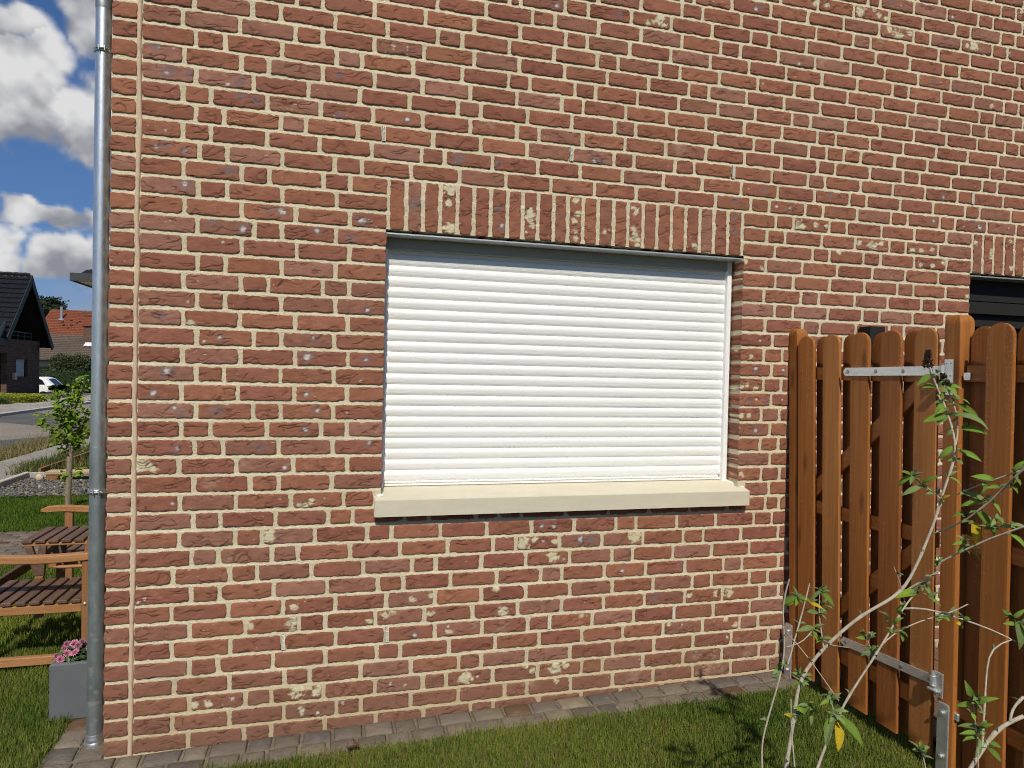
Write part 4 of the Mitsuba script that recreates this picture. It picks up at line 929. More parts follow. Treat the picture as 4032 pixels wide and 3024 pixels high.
def leaf_blade(a, b, width, up, col, fold=0.25, droop=0.10, n=6, tipc=None):
    """A pointed leaf from base a to tip b, folded along its midrib and curved."""
    a, b, up = np.asarray(a, float), np.asarray(b, float), np.asarray(up, float)
    d = b - a; L = np.linalg.norm(d); d = d / L
    s = np.cross(d, up); s /= max(np.linalg.norm(s), 1e-9)
    nrm = np.cross(s, d)
    t = np.linspace(0, 1, n + 1)
    w = width * np.sin(np.pi * np.clip(t * 0.93 + 0.05, 0, 1) ** 0.78) ** 0.9
    w[-1] = 0.0004
    mid = a + np.outer(t * L, d) + np.outer(droop * L * 4 * t * (1 - t), nrm)
    l, r = mid + np.outer(w, s) + np.outer(w * fold, nrm), mid - np.outer(w, s) + np.outer(w * fold, nrm)
    v = np.vstack([l, mid, r]); k = np.arange(n); o = n + 1
    f = np.vstack([np.stack([k, k + o, k + o + 1, k + 1], 1), np.stack([k + o, k + 2 * o, k + 2 * o + 1, k + o + 1], 1)])
    c = np.array(col)[None] * (0.85 + 0.3 * np.tile(t, 3))[:, None]
    c[o:2 * o] *= 1.18
    return v, f, c


tag('chrysanthemum', 'pink chrysanthemums flowering in the grey planter', 'flowers')
g = np.random.default_rng(12)
m = MB()
for k in range(260):
    a = np.array([g.uniform(PX0 + 0.03, PX1 - 0.02), g.uniform(PY0 + 0.03, PY1 - 0.03), 0.232 + 0.068 * g.random()])
    d = np.array([g.normal(0, 0.6), g.normal(-0.2, 0.6), g.uniform(0.1, 0.9)]); d /= np.linalg.norm(d)
    m.add(*leaf_blade(a, a + d * g.uniform(0.025, 0.045), 0.010, [0, 0, 1], np.array([0.050, 0.085, 0.030]) * g.uniform(0.7, 1.5), n=3))
put('chrysanthemum__foliage', m, 'm_leafy')
for k, (fx, fy, fz, s) in enumerate([(-0.425, 0.440, 0.291, 1.05), (-0.447, 0.460, 0.301, 0.8), (-0.406, 0.470, 0.307, 1.0), (-0.368, 0.460, 0.312, 1.1), (-0.440, 0.575, 0.315, 0.9), (-0.407, 0.580, 0.313, 1.1), (-0.440, 0.540, 0.306, 0.75), (-0.385, 0.560, 0.310, 0.9), (-0.377, 0.600, 0.312, 0.95), (-0.31, 0.50, 0.32, 1.0), (-0.25, 0.60, 0.32, 1.0), (-0.26, 0.47, 0.31, 1.0)]):
    m = MB(); o = np.array([fx, fy, fz])
    nrm = np.array([g.normal(0, 0.35), -0.75 + g.normal(0, 0.25), 0.65]); nrm /= np.linalg.norm(nrm)
    e1 = np.cross(nrm, [1, 0.1, 0.2]); e1 /= np.linalg.norm(e1); e2 = np.cross(nrm, e1)
    dark = k in (1, 4, 6, 7, 8)
    s *= 0.88
    for ringn, rad, lift_, col in ((15, 0.0245, 0.15, (0.60, 0.27, 0.37)), (13, 0.019, 0.5, (0.50, 0.15, 0.26)), (9, 0.012, 1.0, (0.34, 0.06, 0.14))):
        for q in range(ringn):
            th = 2 * math.pi * (q + g.random() * 0.4) / ringn
            d = (math.cos(th) * e1 + math.sin(th) * e2) + lift_ * nrm * 0.6
            d /= np.linalg.norm(d)
            m.add(*leaf_blade(o + d * 0.003, o + d * rad * s, 0.0038 * s, nrm, np.array(col) * (0.42 if dark else 0.82) * g.uniform(0.85, 1.15), n=3))
    m.tube([o - nrm * 0.055, o], [0.0016, 0.0022], 5, c=(0.06, 0.09, 0.03))
    put('chrysanthemum__flower', m, 'm_leafy')

# ---------------------------------------------------------------- companion bench: two slatted seats with a table between them
tag('companion_bench', 'brown slatted wooden bench with a small table between two seats, on the lawn', 'bench')
BN = 'companion_bench__'


def arm(y0, y1, part='arm'):
    xs = np.linspace(-1.24, -0.43, 22)
    sag = 0.634 + 0.075 * ((xs + 0.74) / 0.5) ** 2 * 0.55
    sag = np.where(xs < -1.02, sag - 0.10 * (np.clip(-1.02 - xs, 0, 1) / 0.22) ** 2 * 0.35, sag)
    m = MB(); prof_ = [(-0.024, 0.5), (-0.020, 1.0), (0.016, 1.0), (0.022, 0.88), (0.024, 0.5)]
    n = 8
    v = []
    for k, (x, zc) in enumerate(zip(xs, sag)):
        h = 0.022 * (1 if 0 < k < len(xs) - 1 else 0.45)
        w = (y1 - y0) / 2 * (1 if 0 < k < len(xs) - 1 else 0.85); yc = (y0 + y1) / 2
        b = 0.005
        v.append([(x, yc - w, zc - h + b), (x, yc - w, zc + h - b), (x, yc - w + b, zc + h), (x, yc + w - b, zc + h), (x, yc + w, zc + h - b), (x, yc + w, zc - h + b), (x, yc + w - b, zc - h), (x, yc - w + b, zc - h)])
    v = np.array(v).reshape(-1, 3); k = np.arange(n)
    f = np.vstack([np.stack([i * n + k, i * n + (k + 1) % n, (i + 1) * n + (k + 1) % n, (i + 1) * n + k], 1) for i in range(len(xs) - 1)])
    m.add(v, f)
    for o, s in ((0, 1), ((len(xs) - 1) * n, -1)):
        q = np.stack([k, (k + 1) % n, k * 0 + n], 1)
        m.add(np.vstack([v[o:o + n], v[o:o + n].mean(0)]), q[:, ::-1] if s > 0 else q)
    put(BN + part, m, 'm_bench_rail_two', 35)


scene['m_bench_rail_two'] = {'type': 'twosided', 'bsdf': scene['m_bench_rail']}
for y0, y1 in ((1.028, 1.083), (2.470, 2.525)):
    arm(y0, y1)
    put(BN + 'ground_bar', MB().box((-1.16, y0 + 0.010, 0.036), (-0.46, y0 + 0.050, 0.084), 0.004), 'm_bench_rail')
    put(BN + 'front_leg', MB().box((-1.085, y0 + 0.012, 0.085), (-1.030, y0 + 0.048, 0.632), 0.004), 'm_bench_leg')
    put(BN + 'back_leg', MB().prism([(-0.520, 0.085), (-0.455, 0.085), (-0.462, 0.63), (-0.400, 0.98), (-0.440, 0.99), (-0.522, 0.62)], 1, y0 + 0.011, y0 + 0.046, 0.004), 'm_bench_leg')
    for xb, zb in ((-0.503, 0.372),):
        put(BN + 'bolt', MB().tube([(xb, y0 + 0.011, zb), (xb, y0 + 0.006, zb), (xb, y0 + 0.004, zb)], [0.0085, 0.0080, 0.004], 12), 'm_zinc')
for yr0, yr1 in ((1.050, 1.078), (1.475, 1.500), (2.035, 2.060), (2.440, 2.468)):
    put(BN + 'seat_rail', MB().box((-1.03, yr0, 0.323), (-0.523, yr1, 0.372), 0.004), 'm_bench_rail')
for s0, s1 in ((1.040, 1.510), (2.025, 2.490)):
    for k in range(8):
        x = -0.577 - 0.0692 * k
        m = MB().box((x, s0, 0.379), (x + 0.0525, s1, 0.399), 0.0035)
        for yr in (s0 + 0.010, s1 - 0.035):
            m.box((x + 0.012, yr, 0.3722), (x + 0.040, yr + 0.022, 0.379))
        put(BN + 'seat_slat', m, 'm_bench_slat')
put(BN + 'front_rail', MB().box((-1.152, 1.045, 0.325), (-1.128, 2.505, 0.396), 0.004), 'm_bench_slat')
for k in range(7):
    x = -1.035 + 0.0735 * k
    put(BN + 'table_slat', MB().box((x, 1.600, 0.598), (x + 0.0575, 2.005, 0.618), 0.0035), 'm_bench_slat')
for yr in (1.612, 1.965):
    put(BN + 'table_rail', MB().box((-1.030, yr, 0.578), (-0.52, yr + 0.028, 0.5975), 0.003), 'm_bench_rail')
    for xa, xb in ((-1.005, -0.945), (-0.925, -0.935)):
        d = np.array([xb - xa, 0, -0.19]); m = MB()
        m.prism([(xa - 0.02, 0.578), (xa + 0.024, 0.578), (xb + 0.022, 0.385), (xb - 0.022, 0.385)], 1, yr + 0.004, yr + 0.030, 0.003)
        put(BN + 'table_leg', m, 'm_bench_slat')
    put(BN + 'table_post', MB().box((-0.962, yr - 0.002, 0.12), (-0.917, yr + 0.034, 0.384), 0.003), 'm_bench_leg')
put(BN + 'dowel', MB().tube([(-0.845, 1.575, 0.449), (-0.815, 1.575, 0.449), (-0.50, 1.575, 0.449)], [0.002, 0.011, 0.011], 12), 'm_bench_rail', 40)
for k in range(9):
    put(BN + 'back_slat', MB().box((-0.462 + 0.0, 1.09 + 0.155 * k, 0.44), (-0.440, 1.09 + 0.155 * k + 0.05, 0.90), 0.003), 'm_bench_slat')
put(BN + 'top_rail', MB().box((-0.455, 1.05, 0.901), (-0.415, 2.50, 0.962), 0.004), 'm_bench_slat')

# ---------------------------------------------------------------- grass
RIGHT = np.array([0.96633, -0.2576, 0.0172])


def in_view(x, y, margin=0.95):
    d = np.stack([x, y, 0 * x], -1) - np.array([CAM[0], CAM[1], 1.7])
    w = d @ FWD
    return (w > 0.2) & (np.abs(d @ RIGHT) < margin * w)


def grass(regions, key, label, seed):
    g = np.random.default_rng(seed)
    V, F, C, n0 = [], [], [], 0
    for x0, x1, y0, y1, per, hmin, hmax, wd, dry, base in regions:
        n = int(per * (x1 - x0) * (y1 - y0))
        x, y = g.uniform(x0, x1, n), g.uniform(y0, y1, n)
        tuft = meshkit.fbm(np.stack([x * 7, y * 7, x * 0], -1), 3, seed)
        keep = in_view(x, y) & (g.random(n) < 0.35 + 1.3 * tuft)
        x, y, tuft = x[keep], y[keep], tuft[keep]; n = len(x)
        h = g.uniform(hmin, hmax, n) * (0.6 + 0.8 * tuft)
        a, tl = g.uniform(0, 2 * np.pi, n), np.abs(g.normal(0.55, 0.45, n)).clip(0, 1.35)
        dx, dy = np.cos(a), np.sin(a)
        b = g.uniform(0, 2 * np.pi, n); sx, sy = np.cos(b) * wd, np.sin(b) * wd
        z = ground(x, y) - 0.018
        lv = []
        for t, wf, bend in ((0, 1.0, 0), (0.55, 0.8, 0.35), (1.0, 0, 1.0)):
            px, py, pz = x + dx * h * np.sin(tl) * (0.4 * t + 0.6 * bend), y + dy * h * np.sin(tl) * (0.4 * t + 0.6 * bend), z + (h + 0.018) * t * np.cos(tl * (0.5 + 0.5 * t))
            if wf: lv += [np.stack([px - sx * wf, py - sy * wf, pz], -1), np.stack([px + sx * wf, py + sy * wf, pz], -1)]
            else: lv += [np.stack([px, py, pz], -1)]
        v = np.stack(lv, 1)
        f = (np.arange(n)[:, None, None] * 5 + np.array([[0, 1, 3], [0, 3, 2], [2, 3, 4]])[None]).reshape(-1, 3)
        shade_ = meshkit.fbm(np.stack([x * 2.1, y * 2.1, x * 0 + 4], -1), 3, seed + 1)
        col = np.array(base)[None] * (0.45 + 1.1 * g.random(n) + 0.7 * (shade_ - 0.5))[:, None] * np.array([1 + 0.0, 1, 1])
        col[:, 0] *= 0.85 + 0.5 * g.random(n) + 0.6 * (shade_ - 0.5)
        d = g.random(n) < dry * (0.5 + 1.2 * shade_)
        col[d] = np.array([0.30, 0.245, 0.115]) * g.uniform(0.7, 1.2, (d.sum(), 1))
        V.append(v.reshape(-1, 3)); F.append(f + n0); n0 += 5 * n
        C.append(np.repeat(col, 5, 0))
    put(key, (np.vstack(V), np.vstack(F)), 'm_grass', False, np.vstack(C))
    tag(key, label, 'grass', None, 'stuff')


GREEN = (0.138, 0.210, 0.038)
grass([(0.1, 3.62, -1.40, -0.222, 42000, 0.016, 0.039, 0.0015, 0.13, GREEN), (0.3, 3.9, -0.262, -0.205, 9000, 0.020, 0.050, 0.0015, 0.25, GREEN), (3.2, 3.55, -1.4, -0.25, 12000, 0.02, 0.05, 0.0016, 0.15, GREEN)],
      'front_lawn', 'short sunlit lawn in front of the house wall', 31)
grass([(-2.6, -0.372, -0.9, 1.4, 27000, 0.020, 0.045, 0.0018, 0.09, GREEN), (-2.9, -0.372, 1.4, 3.62, 13000, 0.022, 0.050, 0.0022, 0.05, GREEN), (-3.49, -0.6, 4.72, 6.80, 8000, 0.025, 0.050, 0.0030, 0.03, (0.085, 0.165, 0.024)), (-0.40, -0.345, -0.3, 2.2, 12000, 0.025, 0.055, 0.0018, 0.2, GREEN), (-0.245, -0.20, 0.03, 0.22, 3500, 0.012, 0.03, 0.0012, 0.3, GREEN), (-0.36, -0.11, -0.14, -0.085, 900, 0.008, 0.022, 0.0012, 0.4, GREEN)],
      'side_lawn', 'green lawn at the side of the house under the bench', 32)
grass([(-5.40, -4.72, 6, 22, 900, 0.05, 0.16, 0.006, 0.75, (0.13, 0.15, 0.045)), (-5.45, -4.8, 9, 18, 60, 0.22, 0.42, 0.004, 1.0, GREEN)],
      'verge_grass', 'dry straw-coloured grass strip between pavement and street', 33)
grass([(-3.95, -3.40, 8.75, 12.5, 1500, 0.08, 0.22, 0.005, 0.22, (0.085, 0.125, 0.035)), (-3.4, -1.4, 8.7, 14.0, 700, 0.06, 0.24, 0.006, 0.35, (0.085, 0.115, 0.035)), (-4.3, -3.75, 9.5, 10.6, 900, 0.02, 0.06, 0.005, 0.3, (0.10, 0.13, 0.03))],
      'weeds', 'rough weeds growing behind the edging and the timber', 34)

tag('dead_leaf', 'curled brown dead leaf lying at the edge of the setts and the front lawn', 'leaf')
m = MB(); m.add(*leaf_blade((0.929, -0.249, 0.062), (0.989, -0.239, 0.058), 0.017, [0.1, -0.4, 0.9], (0.085, 0.045, 0.025), 0.5, 0.2))
put('dead_leaf__blade', m, 'm_leafy')

# ---------------------------------------------------------------- young tree on the side lawn
tag('young_tree', 'young thin tree with bright green leaves behind the bench', 'tree')
g = np.random.default_rng(44)
TX, TY = -2.19, 5.97
m = MB()
m.tube([(TX, TY, -0.05), (TX - 0.005, TY, 0.2), (TX + 0.005, TY, 0.45), (TX + 0.010, TY, 0.66)], [0.037, 0.032, 0.031, 0.034], 14)
m.tube([(TX + 0.01, TY, 0.64), (TX - 0.02, TY, 0.80), (TX - 0.015, TY, 1.0), (TX + 0.01, TY + 0.02, 1.25), (TX + 0.03, TY, 1.46)], [0.030, 0.022, 0.018, 0.010, 0.004], 10)
put('young_tree__trunk', m, 'm_trunk', True)
paths = [[(TX + 0.01, TY, 0.66), (TX + 0.08, TY, 0.76), (TX + 0.19, TY - 0.02, 0.86), (TX + 0.30, TY, 1.02)], [(TX + 0.02, TY, 0.75), (TX + 0.12, TY + 0.05, 0.95), (TX + 0.2, TY, 1.2)], [(TX - 0.02, TY, 0.84), (TX - 0.14, TY - 0.03, 0.92), (TX - 0.27, TY - 0.05, 1.02), (TX - 0.31, TY, 1.09)],
         [(TX - 0.015, TY, 1.0), (TX - 0.08, TY + 0.04, 1.15), (TX - 0.14, TY, 1.30), (TX - 0.15, TY, 1.42)], [(TX + 0.0, TY, 1.1), (TX + 0.08, TY, 1.25), (TX + 0.12, TY, 1.42), (TX + 0.16, TY, 1.60)], [(TX + 0.01, TY, 1.2), (TX + 0.02, TY + 0.05, 1.4), (TX + 0.09, TY, 1.55)],
         [(TX, TY, 0.90), (TX + 0.06, TY - 0.12, 1.05), (TX + 0.05, TY - 0.16, 1.2)], [(TX, TY, 0.95), (TX - 0.08, TY - 0.12, 1.1), (TX - 0.08, TY - 0.18, 1.24)], [(TX + 0.03, TY - 0.02, 0.35), (TX + 0.09, TY - 0.05, 0.43), (TX + 0.16, TY - 0.04, 0.46)], [(TX - 0.03, TY, 0.33), (TX - 0.07, TY, 0.42)], [(TX - 0.03, TY, 0.66), (TX - 0.07, TY, 0.73), (TX - 0.10, TY, 0.78)]]
lf = MB()
for p_ in paths:
    p_ = np.array(p_); L = np.linalg.norm(np.diff(p_, axis=0), axis=1).sum()
    put('young_tree__branch', MB().tube(p_, np.linspace(0.016 if L > 0.25 else 0.007, 0.004, len(p_)), 7), 'm_trunk', True)
    for k in range(int(20 + 90 * L) if L > 0.3 else 20):
        t = g.uniform(0.1, 1.0) * (len(p_) - 1); i = min(int(t), len(p_) - 2)
        a = p_[i] + (p_[i + 1] - p_[i]) * (t - i) + g.normal(0, 0.028, 3)
        d = np.array([g.normal(0, 1), g.normal(-0.3, 1), g.normal(-0.25, 0.6)]); d /= np.linalg.norm(d)
        c = np.array([0.165, 0.270, 0.032]) * g.uniform(0.6, 1.35)
        if g.random() < 0.12: c = np.array([0.30, 0.35, 0.05])
        lf.add(*leaf_blade(a, a + d * g.uniform(0.042, 0.080), g.uniform(0.015, 0.025), [g.normal(0, 0.4), -0.35 + g.normal(0, 0.4), 0.8], c, n=4))
for k in range(210):
    z_ = g.uniform(0.78, 1.40); a = np.array([TX + 0.02 + g.normal(0, 0.095), TY + g.normal(0, 0.10), z_])
    d = np.array([g.normal(0, 1), g.normal(-0.3, 1), g.normal(-0.25, 0.6)]); d /= np.linalg.norm(d)
    lf.add(*leaf_blade(a, a + d * g.uniform(0.042, 0.078), g.uniform(0.015, 0.025), [g.normal(0, 0.4), -0.3, 0.8], np.array([0.155, 0.255, 0.032]) * g.uniform(0.6, 1.35), n=4))
put('young_tree__crown', lf, 'm_leaf')

# ---------------------------------------------------------------- butterfly bush in front of the gate
BRANCHES=[(0.0072,0.0024000000000000002,[(2.15,-1.62,0.531),(2.157,-1.62,0.593),(2.171,-1.626,0.71),(2.184,-1.63,0.844),(2.199,-1.636,0.885),(2.232,-1.656,0.944),(2.271,-1.681,1.003),(2.322,-1.715,1.07),(2.372,-1.748,1.115),(2.398,-1.763,1.137),(2.416,-1.772,1.158),(2.434,-1.781,1.21),(2.451,-1.788,1.25),(2.465,-1.793,1.301),(2.484,-1.803,1.357),(2.489,-1.802,1.386),(2.509,-1.812,1.47),(2.526,-1.819,1.532),(2.532,-1.819,1.573),(2.525,-1.808,1.621),(2.515,-1.796,1.673),(2.505,-1.782,1.718),(2.491,-1.766,1.771),(2.488,-1.759,1.8)]),(0.0024000000000000002,0.0016,[(2.533,-1.814,1.568),(2.544,-1.818,1.613),(2.543,-1.813,1.65),(2.534,-1.802,1.69),(2.527,-1.792,1.735),(2.517,-1.781,1.751)]),(0.006,0.002,[(2.175,-1.699,0.575),(2.198,-1.705,0.636),(2.221,-1.711,0.713),(2.261,-1.73,0.83),(2.299,-1.747,0.907),(2.331,-1.76,0.968),(2.354,-1.766,1.011),(2.377,-1.772,1.05),(2.4,-1.778,1.101),(2.421,-1.782,1.127),(2.447,-1.79,1.166),(2.463,-1.79,1.182)]),(0.0032,0.0016,[(2.418,-1.765,1.1),(2.431,-1.787,1.115),(2.465,-1.825,1.113),(2.498,-1.861,1.107),(2.515,-1.886,1.098),(2.541,-1.917,1.095),(2.563,-1.946,1.084),(2.579,-1.97,1.072)]),(0.0032,0.0024000000000000002,[(2.419,-1.746,1.132),(2.437,-1.78,1.168),(2.453,-1.813,1.2),(2.461,-1.839,1.226)]),(0.0022400000000000002,0.0024000000000000002,[(2.452,-1.832,1.241),(2.476,-1.879,1.285),(2.491,-1.918,1.314),(2.501,-1.955,1.346),(2.514,-1.992,1.366),(2.52,-2.026,1.389)]),(0.0012000000000000001,0.0009599999999999999,[(2.422,-1.768,1.118),(2.402,-1.773,1.172),(2.375,-1.773,1.224)]),(0.0032,0.002,[(2.071,-1.619,0.674),(2.085,-1.636,0.777),(2.1,-1.653,0.871),(2.108,-1.665,0.953),(2.102,-1.667,1.032),(2.094,-1.666,1.084),(2.096,-1.674,1.138),(2.102,-1.684,1.179)]),(0.0024000000000000002,0.0016,[(2.109,-1.679,0.933),(2.121,-1.681,0.976),(2.133,-1.682,1.027),(2.151,-1.688,1.101),(2.164,-1.691,1.165)]),(0.00144,0.0012000000000000001,[(2.099,-1.681,1.025),(2.122,-1.679,1.005),(2.176,-1.701,0.936),(2.228,-1.72,0.859),(2.251,-1.718,0.83)]),(0.00144,0.0012000000000000001,[(2.105,-1.676,0.981),(2.137,-1.691,0.991),(2.16,-1.698,1.014),(2.171,-1.697,1.029)]),(0.002,0.0012000000000000001,[(2.228,-1.679,0.966),(2.222,-1.679,0.997),(2.218,-1.68,1.028),(2.206,-1.675,1.062),(2.207,-1.68,1.098),(2.206,-1.683,1.138)]),(0.0064,0.0048000000000000004,[(2.367,-2.009,0.749),(2.387,-2.015,0.788),(2.406,-2.022,0.819),(2.423,-2.026,0.853),(2.44,-2.031,0.883),(2.466,-2.043,0.909),(2.498,-2.059,0.928)]),(0.0032,0.0032,[(2.47,-2.048,0.914),(2.476,-2.042,0.937),(2.504,-2.053,0.973)]),(0.0028000000000000004,0.0016,[(2.413,-2.024,0.834),(2.42,-2.018,0.883),(2.43,-2.014,0.936),(2.436,-2.007,0.97),(2.447,-2.003,1.043),(2.453,-1.997,1.081),(2.467,-1.997,1.084),(2.507,-2.015,1.1)]),(0.002,0.0012000000000000001,[(2.395,-2.031,0.832),(2.385,-2.029,0.892),(2.379,-2.031,0.942),(2.369,-2.03,0.976)]),(0.002,0.00144,[(2.348,-1.741,0.962),(2.372,-1.747,1.007),(2.408,-1.761,1.035),(2.445,-1.776,1.059),(2.481,-1.791,1.079),(2.529,-1.814,1.092),(2.573,-1.834,1.126)]),(0.0024000000000000002,0.002,[(2.147,-1.678,0.566),(2.139,-1.682,0.639),(2.128,-1.683,0.701),(2.118,-1.686,0.79),(2.112,-1.692,0.836)]),(0.0012000000000000001,0.0009599999999999999,[(2.24,-1.689,0.982),(2.253,-1.709,0.983),(2.269,-1.732,0.988)]),(0.0024000000000000002,0.0016,[(2.377,-1.915,0.677),(2.365,-1.906,0.729),(2.361,-1.903,0.759),(2.355,-1.899,0.785)]),(0.0024000000000000002,0.0016,[(2.531,-2.013,1.531),(2.524,-1.978,1.511),(2.504,-1.932,1.485),(2.494,-1.895,1.464),(2.489,-1.86,1.44)]),(0.002,0.0032,[(2.486,-1.798,1.32),(2.489,-1.837,1.341),(2.496,-1.879,1.37),(2.501,-1.92,1.41),(2.508,-1.962,1.456),(2.508,-2.0,1.503),(2.508,-2.036,1.542)]),(0.0012000000000000001,0.0016,[(2.434,-1.758,1.483),(2.467,-1.767,1.459),(2.49,-1.77,1.443),(2.516,-1.775,1.424),(2.534,-1.774,1.409)]),(0.0016,0.0012000000000000001,[(2.361,-1.721,0.963),(2.34,-1.726,0.988),(2.324,-1.734,1.023)]),(0.0016,0.0012000000000000001,[(2.225,-1.738,0.791),(2.219,-1.733,0.819),(2.212,-1.728,0.855)])]
